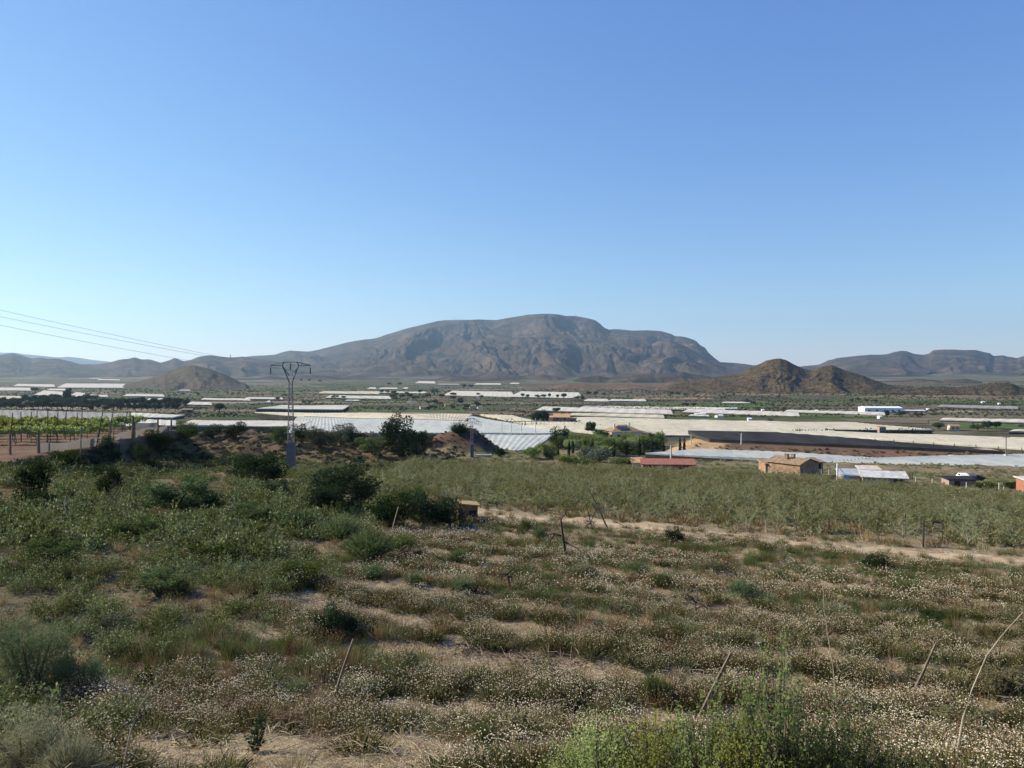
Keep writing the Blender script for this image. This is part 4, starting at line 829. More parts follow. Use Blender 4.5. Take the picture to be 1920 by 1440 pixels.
for i, (u, v, L, a, wd) in enumerate([(1309, 780, 9, 5, 'long white hut left end of the hut row beyond the cream net'), (1318, 779, 7, -8, 'gabled white hut second in the row beyond the cream net'), (1345, 783, 6, 40, 'white hut with grey gable beyond the cream net'), (1351, 783, 5, 0, 'little white hut right of the grey gable'), (1405, 789.5, 4, 0, 'tiny white hut at the edge of the cream net'), (1430, 772, 4, 0, 'white hut on the long strip left of the warehouse'), (1531, 773, 3, 0, 'white hut by the thin strip before the warehouse'), (1649, 785, 3.5, 10, 'white hut on the brown field below the warehouse'), (1739, 770, 3, 0, 'small white hut right of the warehouse'), (1843, 756, 7, 0, 'white hut on the green field under the right hill'), (1873, 759, 4, 0, 'small white hut right on the greenish strip')]):
    house('white_hut', wd, 'hut', hit(u, v), L * .5, 2.4, 1.4, 'gable', .5, 'white', 'greyroof' if i == 2 else 'white', R(a), group=HG)
RG = 'short white roofs in a row on the far right plain'
for i, u in enumerate((1321, 1336, 1346, 1362, 1376)):
    house('white_roof_shed', 'short white roofed shed in the row above the long strip at mid right', 'shed', hit(u, 768.2), 5, 3, 1.2, 'gable', .5, 'cream', 'white', R(-4), group=RG)

# ------------------------------------------------------------------ pylons, poles and wires
def bar(a, b, r): return tube([a, b], r, 4)
def lattice(h0, h1, w0, w1, n, r):
    ps = []; c = [(-1, -1), (1, -1), (1, 1), (-1, 1)]
    for sx, sy in c: ps.append(bar((sx * w0, sy * w0, h0), (sx * w1, sy * w1, h1), r))
    for k in range(n):
        t0, t1 = k / n, (k + 1) / n; z0, z1 = lerp(h0, h1, t0), lerp(h0, h1, t1); a, b = lerp(w0, w1, t0), lerp(w0, w1, t1)
        for j in range(4):
            p, q = c[j], c[(j + 1) % 4]
            if k % 2: p, q = q, p
            ps.append(bar((p[0] * a, p[1] * a, z0), (q[0] * b, q[1] * b, z1), r * .6))
            if k % 2 == 0: ps.append(bar((c[j][0] * a, c[j][1] * a, z0), (c[(j + 1) % 4][0] * a, c[(j + 1) % 4][1] * a, z0), r * .75))
    return merge(ps)
PYB = hit(546, 876); pk = PYB.y / F
py_ = thing('electricity_pylon', 'tall steel lattice pylon with a bow-tie head left of centre', 'pylon', PYB, R(6))
top = (876 - 701.5) * pk; bm_ = (876 - 685.5) * pk; tb = (876 - 679) * pk
mk('lattice_body', [(*lattice(-.3, top - .9, .46, .21, 20, .038), 0)], M['steel'], False, py_)
pv = merge([box((0, -.50, 1.62), (1.04, .04, 3.3)), box((0, .50, 1.62), (1.04, .04, 3.3)), box((-.50, 0, 1.62), (.04, .96, 3.3)), box((.50, 0, 1.62), (.04, .96, 3.3))])
mk('anti_climb_panel', [(*pv, 0)], M['panel'], False, py_)
ps = []
for y in (-.2, .2):
    for s in (-1, 1):
        ps += [bar((s * .22, y, top - 1.0), (s * 1.06, y * .8, bm_), .06), bar((s * .2, y, top - .2), (s * 1.06, y * .8, bm_), .035), bar((s * 1.06, y * .8, bm_), (s * .88, y * .5, tb), .05), bar((s * 1.06, y * .8, bm_), (s * 2.62, 0, bm_ + .02), .045), bar((s * .88, y * .5, tb), (s * 2.62, 0, bm_ + .06), .045)]
    ps.append(bar((-.9, y * .5, tb), (.9, y * .5, tb), .055))
mk('head_frame', [(*merge(ps), 0)], M['steel'], False, py_)
INS = []
for x, zt in ((-2.6, bm_), (0, tb), (2.6, bm_)):
    ps = [tube([[0, 0, 0], [0, 0, -.35]], .025, 5)] + [tube([[0, 0, -.3 - .13 * k], [0, 0, -.36 - .13 * k], [0, 0, -.42 - .13 * k]], [.05, .125, .05], 8) for k in range(6)]
    i_ = mk('insulator', [(*merge(ps), 0)], M['insul'], False, py_); i_.location = (x, 0, zt)
    INS.append(Vector((x * math.cos(R(6)), x * math.sin(R(6)), zt - 1.1)) + PYB)
SPB = hit(885, 857); sk = SPB.y / F
sp_ = thing('electricity_pylon', 'smaller lattice pole with hanging insulator hoops in front of the dark mound', 'pylon', SPB, R(4))
st2 = (857 - 790) * sk
mk('lattice_body', [(*lattice(-.2, st2, .26, .17, 14, .035), 0)], M['steel'], False, sp_)
mk('base_sleeve', [(*box((0, 0, 1.2), (.62, .62, 2.4)), 0)], M['panel'], False, sp_)
ps = []
for s in (-1, 1):
    ps += [bar((s * .1, 0, st2 - .1), (s * .42, 0, st2 + .5), .045), bar((s * .42, 0, st2 + .5), (s * 1.6, 0, st2 - .2), .05), bar((s * .3, 0, st2 + .1), (s * 1.5, 0, st2 - .12), .035)]
ps.append(bar((-.45, 0, st2 + .55), (.45, 0, st2 + .55), .05))
mk('head_frame', [(*merge(ps), 0)], M['steel'], False, sp_)
for x in (-1.55, -1.05, -.6, .6, 1.05, 1.55):
    a = np.linspace(0, math.pi, 7); pts = np.c_[x + .16 * np.cos(a), 0 * a, st2 - .22 - (abs(x) - 1) * .3 - .42 * np.sin(a)]
    mk('insulator_loop', [(*tube(pts, .04, 5), 0)], M['insul'], False, sp_)
LG = 'power lines running to the left from the pylon'
for k, (i_, v0) in enumerate(zip(INS, (610, 594, 582))):
    a = at_depth(0, v0, 70 + k * 1.5); d = a - i_; e = a + d * 1.25 + Vector((0, 0, 2.2)); pts = []
    for t in np.linspace(0, 1, 40):
        p = i_ * (1 - t) + e * t
        tt = (a - i_).length / (e - i_).length; base = (i_ * (1 - tt) + e * tt).z - a.z
        p.z -= base * (4 * t * (1 - t)) / (4 * tt * (1 - tt)); pts.append(p - i_)
    o = mk('power_line', [(*tube(pts, .014, 5), 0)], M['wire']); o.location = i_
    tag(o, ('lowest of the three power lines at the upper left', 'middle one of the three power lines at the upper left', 'uppermost of the three power lines at the upper left')[k], 'power line', LG)
LG2 = 'power lines between the two pylons'
for k, i_ in enumerate(INS):
    e = SPB + Vector(((-1.5, 0, 1.5)[k], 0, st2 + .3)); pts = []
    for t in np.linspace(0, 1, 20):
        p = i_ * (1 - t) + e * t; p.z -= 1.2 * 4 * t * (1 - t); pts.append(p - i_)
    o = mk('power_line', [(*tube(pts, .014, 4), 0)], M['wire']); o.location = i_
    tag(o, ('thin line from the left insulator down to the small lattice pole', 'thin line from the middle insulator down to the small lattice pole', 'thin line from the right insulator down to the small lattice pole')[k], 'power line', LG2)
def pole(label, u, vt, vb, d, mat='concrete', arm=1.2, r=.14, base=False):
    p = ground_at(u, vb, d); ht = at_depth(u, vt, d).z - p.z
    o = thing('utility_pole', label, 'pole', p, R(5)); mk('shaft', [(*tube([[0, 0, -.3], [0, 0, ht]], [r * 1.25, r * .8], 8), 0)], M[mat], False, o)
    if arm:
        mk('crossarm', [(*box((0, 0, ht - .12), (arm * 2, .12, .12)), 0)], M['steel'], False, o)
        for x in (-arm * .9, 0, arm * .9): mk('insulator', [(*tube([[x, 0, ht], [x, 0, ht + .22], [x, 0, ht + .3]], [.06, .09, .02], 6), 0)], M['insul'], False, o)
    if base: mk('footing', [(*box((0, 0, .8), (.7, .7, 1.6)), 0)], M['concrete'], False, o)
    return o
pole('concrete pole rising behind the red roofed shed', 1258, 835, 866, 150, 'concrete', 0, .17)
pole('steel pole with crossarm and white footing at the right edge', 1886, 819, 855, 205, 'steel', 1.05, .13, True)
pole('grey pole on the brown bank left part below the black net', 1390, 812, 842, 238, 'concrete', 0, .22)
pole('thin grey pole by the orange cliff of the bank', 1296, 815, 841, 240, 'concrete', 0, .14)
PG = 'thin poles standing in the pale nets by the farmhouse'
for u, vt, vb in ((941, 779, 796), (959, 782, 798), (978, 784, 802), (1004, 784, 806), (1058, 792, 810)):
    pole('thin grey pole standing among the pale nets left of the villa', u, vt, vb, 340, 'concrete', 0, .13)['group'] = PG
AG = 'antennas on the summit of the big mountain'
for k, (u, hpx) in enumerate(((851, 7), (858, 5), (866, 5), (1079, 5), (432, 6))):
    d = 8990 if u > 500 else 6390; sv = np.interp(u, [q[0] for q in MAIN], [q[1] for q in MAIN]) if u > 500 else 669
    b = at_depth(u, sv + 1, d); hh = hpx * d / F
    o = thing('antenna_mast', ('tallest antenna mast on the left shoulder of the big mountain', 'middle antenna of three on the left shoulder of the big mountain', 'right antenna of three on the left shoulder of the big mountain', 'lone antenna near the right top of the big mountain', 'lone mast on the low ridge above the pylon wires')[k], 'antenna', b, 0, AG)
    mk('mast', [(*lattice(-8, hh, 2.2, .8, 6, .9), 0)], M['steel'], False, o)
    mk('aerial', [(*box((0, 0, hh * .8), (4, 4, 5)), 0)], M['white'], False, o)

# ------------------------------------------------------------------ vineyard terrace at left with its fence
def post(name, label, cat, u, vb, vt, mat, r, lean=0., d=None, group=None, pos=None):
    p = hit(u, vb) if d is None else ground_at(u, vb, d)
    hh = at_depth(u, vt, p.y).z - p.z
    o = mk(name, [(*tube([[0, 0, -.3], [lean * hh * .5, 0, hh * .5], [lean * hh, .02, hh]], [r * 1.1, r, r * .9], 6), 0)], M[mat]); o.location = p
    return tag(o, label, cat, group)
FG = 'posts of the vineyard fence'
fpost = {}
for u, vb, vt, r, lb in ((19, 853, 811, .11, 'thick fence post at the left end under the vines'), (72, 850, 808, .13, 'thick fence post at the corner where the beige net starts'), (87, 848, 826, .08, 'short thin post beside the corner fence post'), (206, 829, 800, .09, 'fence post at the gap in the beige net'), (249, 824, 779, .15, 'thick double fence post above the beige net'), (252, 822, 791, .12, 'short post leaning against the thick double one'), (296, 814, 786, .12, 'fence post between the grey and beige nets'), (321, 807, 786, .11, 'last fence post at the right end of the net')):
    fpost[u] = post('fence_post', lb, 'fence post', u, vb, vt, 'wood', r, .01, group=FG)
post('thin_pole', 'tall thin pole beside the thick double fence post', 'pole', 244, 812, 770, 'darkwood', .05)
post('thin_pole', 'thin bare pole in front of the beige net', 'pole', 152, 846, 800, 'wood', .05)
post('thin_pole', 'short thin pole before the green bank at left', 'pole', 151, 868, 828, 'palewood', .04)
def strip_net(name, label, cat, pts, mat, sag=.06):
    """windbreak net hung along photo points (u, v_bottom, height m)"""
    B = [(hit(u, v), h) for u, v, h in pts]; P0 = B[0][0]; V = []; m = 0
    for (a, ha), (b, hb) in zip(B[:-1], B[1:]):
        n = max(4, int((b - a).length * 1.5))
        for k in range(n):
            t = k / n; p = a.lerp(b, t); z = float(H(p.x, p.y)); h = lerp(ha, hb, t) * (1 - sag * 4 * t * (1 - t)); w = .06 * math.sin(m * 1.9)
            for j in range(4): V.append([p.x - P0.x + w * j * .4, p.y - P0.y + w * .6 * j, z - P0.z + .04 + h * j / 3 + (.03 * math.sin(m * .8) if j == 3 else 0)])
            m += 1
    Q = [[i * 4 + j, (i + 1) * 4 + j, (i + 1) * 4 + j + 1, i * 4 + j + 1] for i in range(m - 1) for j in range(3)]
    o = mk(name, [(V, Q, 0)], mat, True); o.location = P0; return tag(o, label, cat)
strip_net('windbreak_net', 'pale beige net strip along the foot of the vineyard fence, near part', 'net', [(73, 850, 1.0), (122, 846, .85), (152, 841, 1.0), (198, 831, .95)], M['netfence'])
strip_net('windbreak_net', 'pale beige net strip along the fence beyond the gap bush', 'net', [(214, 827, .7), (250, 822, .95), (296, 814, .85), (319, 808, .75)], M['netfence'])
strip_net('shade_cloth', 'grey cloth stretched between the last fence posts above the beige net', 'net', [(253, 812, 1.3), (295, 808, 1.1), (318, 803, .8)], M['netgrey'])
rl = thing('fence_rail', 'horizontal top rail between the two left fence posts', 'rail', hit(-30, 851)); b = hit(72, 850)
mk('rail_pole', [(*tube([[0, 0, 2.05], [(b.x - rl.location.x) * .5, (b.y - rl.location.y) * .5, 2.02], [b.x - rl.location.x, b.y - rl.location.y, b.z - rl.location.z + 2.1]], .05, 5), 0)], M['wood'], False, rl)
VP = 'leaning posts of the vine trellis'
for k, (u, vt, ln) in enumerate(((4, 774, .12), (27, 772, .0), (42, 772, .1), (57, 766, .02), (77, 769, .02), (110, 770, .06), (142, 771, .03), (168, 772, .2), (190, 775, .22), (216, 772, .28), (132, 773, .05), (95, 772, .04))):
    post('trellis_post', 'dark trellis post standing up out of the green vines', 'post', u, 0, vt, 'darkwood', .05, ln, d=(84 + (k * 5) % 17), group=VP)
def vine_proto(seed):
    rng = np.random.RandomState(seed); o = thing('grapevine', 'x', 'vine')
    ps = [tube([[0, 0, -.1], [.05, .02, .5], [-.03, 0, 1.0], [.02, 0, 1.25]], [.05, .04, .035, .03], 5)]
    for s in (-1, 1): ps.append(tube([[0, 0, 1.15], [s * .5, .05, 1.35], [s * 1.1, 0, 1.45]], [.028, .02, .01], 4))
    mk('trunk', [(*merge(ps), 0)], M['bark'], False, o)
    bl = [(x, rng.normal() * .12, 1.35 + rng.uniform(-.15, .45), rng.uniform(.25, .42), rng.uniform(.22, .4), rng.uniform(.2, .42)) for x in np.linspace(-1.2, 1.2, 8)]
    mk('foliage', [(*crown_leaves(rng, bl, 700, .17, .15, .5, .1), 0)], M['vineleaf'], False, o)
    return o
vps = [vine_proto(s) for s in (1, 2, 3)]; used = [False] * 3
VI = 'bright green grapevines on the raised terrace'
for r, y in enumerate((86, 89.5, 93, 97, 101, 104)):
    for c in range(12):
        x = -48.0 - (y - 76) * .10 - c * 2.15 - rnd.uniform(0, .5)
        if x < -.70 * y - 3: continue
        k = rnd.randrange(3); p = Vector((x, y + rnd.uniform(-.3, .3), 0)); p.z = float(H(p.x, p.y)) - .1; s = rnd.uniform(.85, 1.12)
        if not used[k]: o = vps[k]; o.location = p; o.scale = (s, s, s * 1.12); used[k] = True; tag(o, 'bright green grapevine in rows on the red soil terrace', 'vine', VI)
        else: copy_tree(vps[k], p, rnd.choice((0, math.pi)) + rnd.uniform(-.2, .2), (s, s, s * 1.12), 'bright green grapevine in rows on the red soil terrace', VI)
# concrete fence posts at the far right edge of the orchard
CG_ = 'pale concrete posts of the fence beyond the orchard'
cp = {}
for u, vb, vt, d in ((1428, 888, 880, 158), (1446, 889, 880, 156), (1524, 890, 881, 150), (1531, 890, 881, 150), (1540, 888, 880, 150), (1554, 890, 880, 147), (1598, 890, 881, 141), (1621, 890, 883, 141), (1652, 893, 886, 138), (1684, 897, 890, 134), (1717, 904, 894, 124), (1748, 907, 897, 120), (1779, 910, 900, 115), (1812, 914, 904, 110), (1846, 918, 907, 105), (1873, 921, 905, 103), (1882, 922, 912, 101), (1918, 928, 918, 97)):
    o = post('fence_post', 'pale concrete fence post in the line beyond the orchard', 'fence post', u, vb, vt, 'concrete', .06, 0, group=CG_)
for k, (u, vb, vt, d) in enumerate(((1706, 899, 886, 128), (1710, 900, 885, 128))):
    post('dark_post', ('left', 'right')[k] + ' one of two dark posts beside the concrete fence line', 'post', u, vb, vt, 'darkwood', .08, 0)
bx = thing('stone_well_hut', 'low square hut with straw-coloured flat roof at the dark bushes by the track', 'hut', hit(877, 979), R(12))
M['hutwall'] = m_plain('hut_board_wall', (.20, .135, .065), .95, .3, 4.)
mk('wall', [(*box((0, .3, .45), (1.1, 1.0, 1.1)), 0)], M['hutwall'], False, bx)
mk('roof', [(*rotbox((0, .3, 1.05), (1.35, 1.25, .07), -.12), 0)], M['strawroof'], False, bx); mk('opening', [(*box((.25, -.22, .4), (.4, .05, .6)), 0)], M['dark'], False, bx)

# ------------------------------------------------------------------ ground cover nobody could count: one merged object per kind
def scatter(name, protos, P, rz, scl, var, tint, mats, label=None, sz=None):
    parts, tn = [], []
    sz = np.ones(len(P)) if sz is None else sz
    for k, pr in enumerate(protos):
        m = np.nonzero(var == k)[0]
        if not len(m): continue
        c, s_ = np.cos(rz[m]), np.sin(rz[m])
        for V, Fc, mi in pr:
            V = np.asarray(V, np.float32); n = len(V)
            X = (V[None, :, 0] * c[:, None] - V[None, :, 1] * s_[:, None]) * scl[m, None] + P[m, 0:1]
            Y = (V[None, :, 0] * s_[:, None] + V[None, :, 1] * c[:, None]) * scl[m, None] + P[m, 1:2]
            Z = V[None, :, 2] * (scl[m] * sz[m])[:, None] + P[m, 2:3]
            W = np.stack([X, Y, Z], -1).reshape(-1, 3)
            Fa = (np.asarray(Fc)[None] + (np.arange(len(m)) * n)[:, None, None]).reshape(-1, np.asarray(Fc).shape[1])
            parts.append((W, Fa, mi)); tn.append(np.repeat(tint[m], n))
    o = mk(name, parts, mats, False, attrs={'tint': ('FLOAT', np.concatenate(tn))})
    return tag(o, label, kind='stuff')
def heads4(P, r, rng):
    n = len(P); r = r * rng.uniform(.6, 1.35, (n, 1))
    t = unit(rng.normal(size=(n, 3)) * .6 + np.array([0, 0, 1.])); a = unit(np.cross(t, rng.normal(size=(n, 3)))); b = np.cross(t, a)
    V = np.stack([P + a * r, P + b * r, P - a * r, P - b * r, P + t * r * .8], 1).reshape(-1, 3); k = np.arange(n)[:, None] * 5
    return V, np.concatenate([k + np.array([q]) for q in ([0, 1, 4], [1, 2, 4], [2, 3, 4], [3, 0, 4])])
def dome(rng, n, Rr, Hh, lo=.35):
    a = rng.uniform(0, 2 * math.pi, n); r = np.sqrt(rng.uniform(0, 1, n)); z = np.sqrt(np.clip(1 - r ** 2 * .8, .05, 1)) * rng.uniform(.8, 1.1, n)
    k = 1 + .22 * np.sin(a * 3 + rng.uniform(0, 6))
    return np.c_[np.cos(a) * r * Rr * k, np.sin(a) * r * Rr * k, np.maximum(z * Hh, lo * Hh * .5)]
def flower_tuft(seed, ns, nh, nb, hr):
    g = np.random.RandomState(seed); T = dome(g, ns, .36, .34); B = T * np.array([.45, .45, 0]) + g.normal(size=(ns, 3)) * np.array([.05, .05, 0])
    T2 = dome(g, nb, .34, .26) * np.array([1, 1, .8]); B2 = T2 * np.array([.5, .5, 0])
    Hd = dome(g, nh, .33, .37, .9) + np.array([0, 0, .01])
    return [(*blades(B, T, .007, g), 0), (*blades(B2, T2, .016, g, .4), 1), (*heads4(Hd, hr, g), 2)]
def leafy_weed(seed, nst, per, Rr, Hh, L, W):
    g = np.random.RandomState(seed); T = dome(g, nst, Rr, Hh, .6); B = T * np.array([.25, .25, 0]); ps = [(*blades(B, T, .008, g), 0)]
    t = g.uniform(.25, 1.05, (nst, per, 1)); P = (B[:, None] + (T - B)[:, None] * t).reshape(-1, 3) + g.normal(size=(nst * per, 3)) * .025
    ps.append((*leaves(P, L, W, g, .1), 0)); Q = P[g.rand(len(P)) < .34] + g.normal(size=(1, 3)) * .01
    ps.append((*leaves(Q, L * .8, W * 1.1, g, .5), 1)); return ps
def grass_tuft(seed, n, Rr, Hh, W):
    g = np.random.RandomState(seed); T = dome(g, n, Rr, Hh, .5); T[:, 2] *= g.uniform(.6, 1.25, n); B = T * np.array([.3, .3, 0]) + g.normal(size=(n, 3)) * np.array([.03, .03, 0])
    return [(*blades(B, T, W, g, .2), 0)]
def sapling_parts(seed, nl):
    """wispy young orchard tree about 1.9 m high"""
    g = np.random.RandomState(seed); st_ = [tube([[0, 0, -.1], [.02, .02, .35], [.0, .05, .7]], [.03, .025, .02], 5)]; P = []
    for k in range(7):
        a = g.uniform(0, 6.28); b = np.array([0, .05 * g.rand(), g.uniform(.35, .7)]); e = np.array([math.cos(a) * g.uniform(.4, .95), math.sin(a) * g.uniform(.4, .95), g.uniform(.6, 1.9)])
        m = b + (e - b) * .5 + g.normal(size=3) * .07; st_.append(tube([b, m, e], [.016, .011, .004], 4))
        for j in range(4):
            t = g.uniform(.35, .95); q = b + (e - b) * t; e2 = q + g.normal(size=3) * np.array([.25, .25, .12]) + np.array([0, 0, .16]); st_.append(tube([q, e2], [.007, .003], 3) if False else tube([q, e2], [.007, .003], 4)); P += [q + (e2 - q) * g.uniform(.2, 1.1) for _ in range(nl // 42)]
        P += [b + (e - b) * g.uniform(.4, 1.02) + g.normal(size=3) * .05 for _ in range(nl // 21)]
    return merge(st_), leaves(np.array(P), .10, .038, g, .2)
rg = np.random.RandomState(77)
def frame_pts(n, y0, y1, left=-.72, right=.74, power=1.6):
    """random ground points inside the view wedge, denser per area near the camera"""
    y = (rg.uniform(y0 ** power, y1 ** power, n)) ** (1 / power); x = y * rg.uniform(left, right, n); return x, y
VLU = [600, 700, 1000, 1190, 1200, 1300, 1400, 1420, 1540, 1570, 1700, 1720, 1850, 1920]; VLV = [846, 850, 864, 869, 872, 873, 878, 880, 883, 892, 898, 906, 914, 919]
def below_line(x, y, h):
    u = 960 + x / y * F; v = 685 - (H(x, y) + h) / y * F
    return v > np.interp(u, VLU, VLV)
def stand(x, y, dz=-.01): return np.c_[x, y, H(x, y) + dz]

# chamomile field: dry flower tufts in rows
DPATCH = [(hit(u, v).x, hit(u, v).y, r_, a_) for u, v, r_, a_ in ((330, 1240, 1.9, 1.6), (470, 1235, 2.2, 1.6), (600, 1190, 2., 1.3), (680, 1280, 2., 1.4), (420, 1290, 1.6, 1.2), (550, 1300, 1.6, 1.4), (640, 1420, 1.3, -2.5), (540, 1410, 1., -2.), (400, 1430, .9, -2), (760, 1430, 1.2, -2), (800, 1350, .9, -1.6), (720, 1320, .5, -1), (920, 1240, 1.2, -1.5), (1040, 1265, 1.2, -1.6), (1140, 1290, 1., -1.4), (760, 1170, 1.2, -1.2), (850, 1185, 1.2, -1.2), (1300, 1140, 1.6, -1.2), (1430, 1150, 1.4, -1), (700, 1100, 1.4, -1), (880, 1140, 1.4, -.8), (1000, 990, 2, -1), (1100, 1000, 2, -1))]
def field_density(x, y):
    s = srow(x, y); row = .5 + .5 * np.cos(2 * math.pi * s / 2.6 + 0.75 * pn(x * .15, y * .15, 3) + math.pi * .15)
    patch = fbm(x * .28, y * .28, 61, 3)
    big = fbm(x * .09, y * .16, 62, 3)
    nr = 1 - sstep(15, 27, y)
    for (px_, py_q, r_, a_) in DPATCH: patch = patch + (1.3 if a_ > 0 or py_q < 11 else .75) * a_ * np.exp(-((x - px_) ** 2 + ((y - py_q) * 1.3) ** 2) / r_ ** 2)
    return np.clip(sstep(.34 + .14 * nr, .74 + .1 * nr, row + .32 * patch + .2 * big) * (.92 + .3 * patch) + .03, 0, 1)
x, y = frame_pts(19000, 6.4, 52, -.66, .74, 1.5)
fz = flower_zone(x, y); s = srow(x, y); q = field_density(x, y)
keep = (rg.rand(len(x)) < fz * q * 1.1) & ((s < 42.6) | (rg.rand(len(x)) < .22)) & (s < 47)
gz = fbm(x * .12, y * .2, 63, 3) + .3 * sstep(8, 24, x) * sstep(14, 24, y) + .35 * sstep(20, 30, y)          # greener / drier drifts
cls = np.where(gz + rg.normal(size=len(x)) * .22 > .34, 1, 0)
cls = np.where((rg.rand(len(x)) < .13), 2, cls); cls = np.where((rg.rand(len(x)) < .07), 3, cls)
FT = [flower_tuft(k, 70, 84, 80, .0078) for k in range(4)]; FTf = [flower_tuft(10 + k, 40, 32, 40, .0145) for k in range(3)]
for nm, sel, pr, in (('dry_chamomile', keep & (cls == 0) & (y < 24), FT), ('dry_chamomile', keep & (cls == 0) & (y >= 24), FTf)):
    m = np.nonzero(sel)[0]
    scatter(nm, pr, stand(x[m], y[m]), rg.uniform(0, 6.28, len(m)), rg.uniform(.75, 1.6, len(m)), rg.randint(0, len(pr), len(m)), rg.rand(len(m)), [M['g_stem'], M['g_base'], M['g_head']], 'dry chamomile tufts with whitish seed heads growing in rows on the sandy field', rg.uniform(.62, 1.0, len(m)))
GT = [grass_tuft(30 + k, 80, .3, .32, .006) for k in range(4)]
m = np.nonzero(keep & (cls == 1))[0]
scatter('green_herbs', GT, stand(x[m], y[m]), rg.uniform(0, 6.28, len(m)), rg.uniform(.7, 1.4, len(m)), rg.randint(0, 4, len(m)), rg.rand(len(m)), [M['g_green']], 'low green herbs between the chamomile tufts')
m = np.nonzero(keep & (cls == 2))[0]
scatter('dry_grass', GT, stand(x[m], y[m]), rg.uniform(0, 6.28, len(m)), rg.uniform(.7, 1.35, len(m)), rg.randint(0, 4, len(m)), rg.rand(len(m)), [M['g_dry']], 'dry brown grass tufts in the sandy field')
m = np.nonzero(keep & (cls == 3))[0]
M['g_rust'] = m_leaf('rusty_dry_stem', (.15, .08, .04), (.27, .15, .075), .25, True)
scatter('rusty_stalks', [grass_tuft(70 + k, 60, .3, .42, .005) for k in range(3)], stand(x[m], y[m]), rg.uniform(0, 6.28, len(m)), rg.uniform(.7, 1.4, len(m)), rg.randint(0, 3, len(m)), rg.rand(len(m)), [M['g_rust']], 'rusty brown dry stalks standing in the sandy field')
x2, y2 = frame_pts(9000, 6.5, 44, -.66, .74, 1.45); m = np.nonzero((flower_zone(x2, y2) > .3) & (rg.rand(len(x2)) < .75) & (fbm(x2 * .3, y2 * .5, 68, 3) > -.35))[0]
scatter('straw_stubble', [grass_tuft(80 + k, 34, .24, .11, .006) for k in range(4)], stand(x2[m], y2[m]), rg.uniform(0, 6.28, len(m)), rg.uniform(.7, 1.5, len(m)), rg.randint(0, 4, len(m)), rg.rand(len(m)), [M['g_straw']], 'short pale straw stubble covering the soil between the tufts')
# green weedy side on the left, and scrub under the orchard
LW = [leafy_weed(50 + k, 18, 16, .40, .42, .05, .018) for k in range(4)]; LWf = [leafy_weed(60 + k, 10, 9, .5, .55, .12, .05) for k in range(3)]
x, y = frame_pts(17000, 5.2, 118, -.74, .12, 1.45); fz = flower_zone(x, y); s = srow(x, y)
pat = fbm(x * .16, y * .16, 64, 4); vm = vine_m(x, y)
ok = (rg.rand(len(x)) < (1 - fz * (s < 45)) * np.clip(.72 + pat * .9, .05, 1)) & (vm < .25) & (x < np.where(s > 45, -6 - .1 * y + 4, 9e9))
for sel, pr in ((ok & (y < 26), LW), (ok & (y >= 26), LWf)):
    m = np.nonzero(sel & (pat > -.22))[0]
    scatter('leafy_weeds', pr, stand(x[m], y[m]), rg.uniform(0, 6.28, len(m)), rg.uniform(.7, 1.5, len(m)), rg.randint(0, len(pr), len(m)), rg.rand(len(m)), [M['g_green'], M['g_pale']], 'tangle of green leafy weeds on the left slope', rg.uniform(.6, 1.3, len(m)))
m = np.nonzero(ok & (pat <= -.22))[0]; m2 = np.nonzero(ok & (rg.rand(len(x)) < .16))[0]; m = np.concatenate([m, m2])
scatter('dry_grass', GT, stand(x[m], y[m]), rg.uniform(0, 6.28, len(m)), rg.uniform(.7, 1.5, len(m)), rg.randint(0, 4, len(m)), rg.rand(len(m)), [M['g_dry']], 'dry grass tufts among the green weeds at left')
x, y = frame_pts(8000, 40, 165, -.2, .74, 1.5); s = srow(x, y); k = (s > 46.5) & (y < 172) & (x > -6 - .1 * y); m = np.nonzero(k & (rg.rand(len(x)) < np.clip(.55 + fbm(x * .2, y * .2, 65, 3), 0, 1)))[0]
m = m[below_line(x[m], y[m], .5)]
scatter('orchard_grass', [grass_tuft(40 + k, 30, .45, .5, .03) for k in range(3)], stand(x[m], y[m]), rg.uniform(0, 6.28, len(m)), rg.uniform(.7, 1.4, len(m)), rg.randint(0, 3, len(m)), rg.rand(len(m)), [M['g_dry']], 'dry grass under the orchard saplings')
k = (s > 48.2) & (y < 165) & (x > -6 - .1 * y); m = np.nonzero(k & (rg.rand(len(x)) < .5 * sstep(49, 62, s) + .05))[0]; m = m[below_line(x[m], y[m], .6)]
scatter('orchard_weeds', LWf, stand(x[m], y[m]), rg.uniform(0, 6.28, len(m)), rg.uniform(.7, 1.5, len(m)), rg.randint(0, 3, len(m)), rg.rand(len(m)), [M['g_sap'], M['g_pale']], 'green weeds growing between the orchard saplings')
# rough scrub on the left rim, the mound, the bank and beyond the orchard
SB = []
for k in range(4):
    g = np.random.RandomState(90 + k); bl = [(0, 0, .3, .4, .4, .3)] + [(math.cos(a) * .35, math.sin(a) * .35, g.uniform(.15, .5), .22, .22, .2) for a in g.uniform(0, 6.28, 4)]
    V, Fc = crown_leaves(g, bl, 130, .17, .1, .6); V[:, 2] = np.maximum(V[:, 2], 0); SB.append([(V, Fc, 0)])
def scrub(nm, n, xa, xb, ya, yb, cond, smin, smax, label, mat='g_scrub', wedge=True):
    if wedge: y = rg.uniform(ya, yb, n); x = y * rg.uniform(xa, xb, n)
    else: x = rg.uniform(xa, xb, n); y = rg.uniform(ya, yb, n)
    m = np.nonzero(cond(x, y))[0]
    scatter(nm, SB, stand(x[m], y[m], -.05), rg.uniform(0, 6.28, len(m)), rg.uniform(smin, smax, len(m)), rg.randint(0, 4, len(m)), rg.rand(len(m)), [M[mat]], label, rg.uniform(.6, 1.1, len(m)))
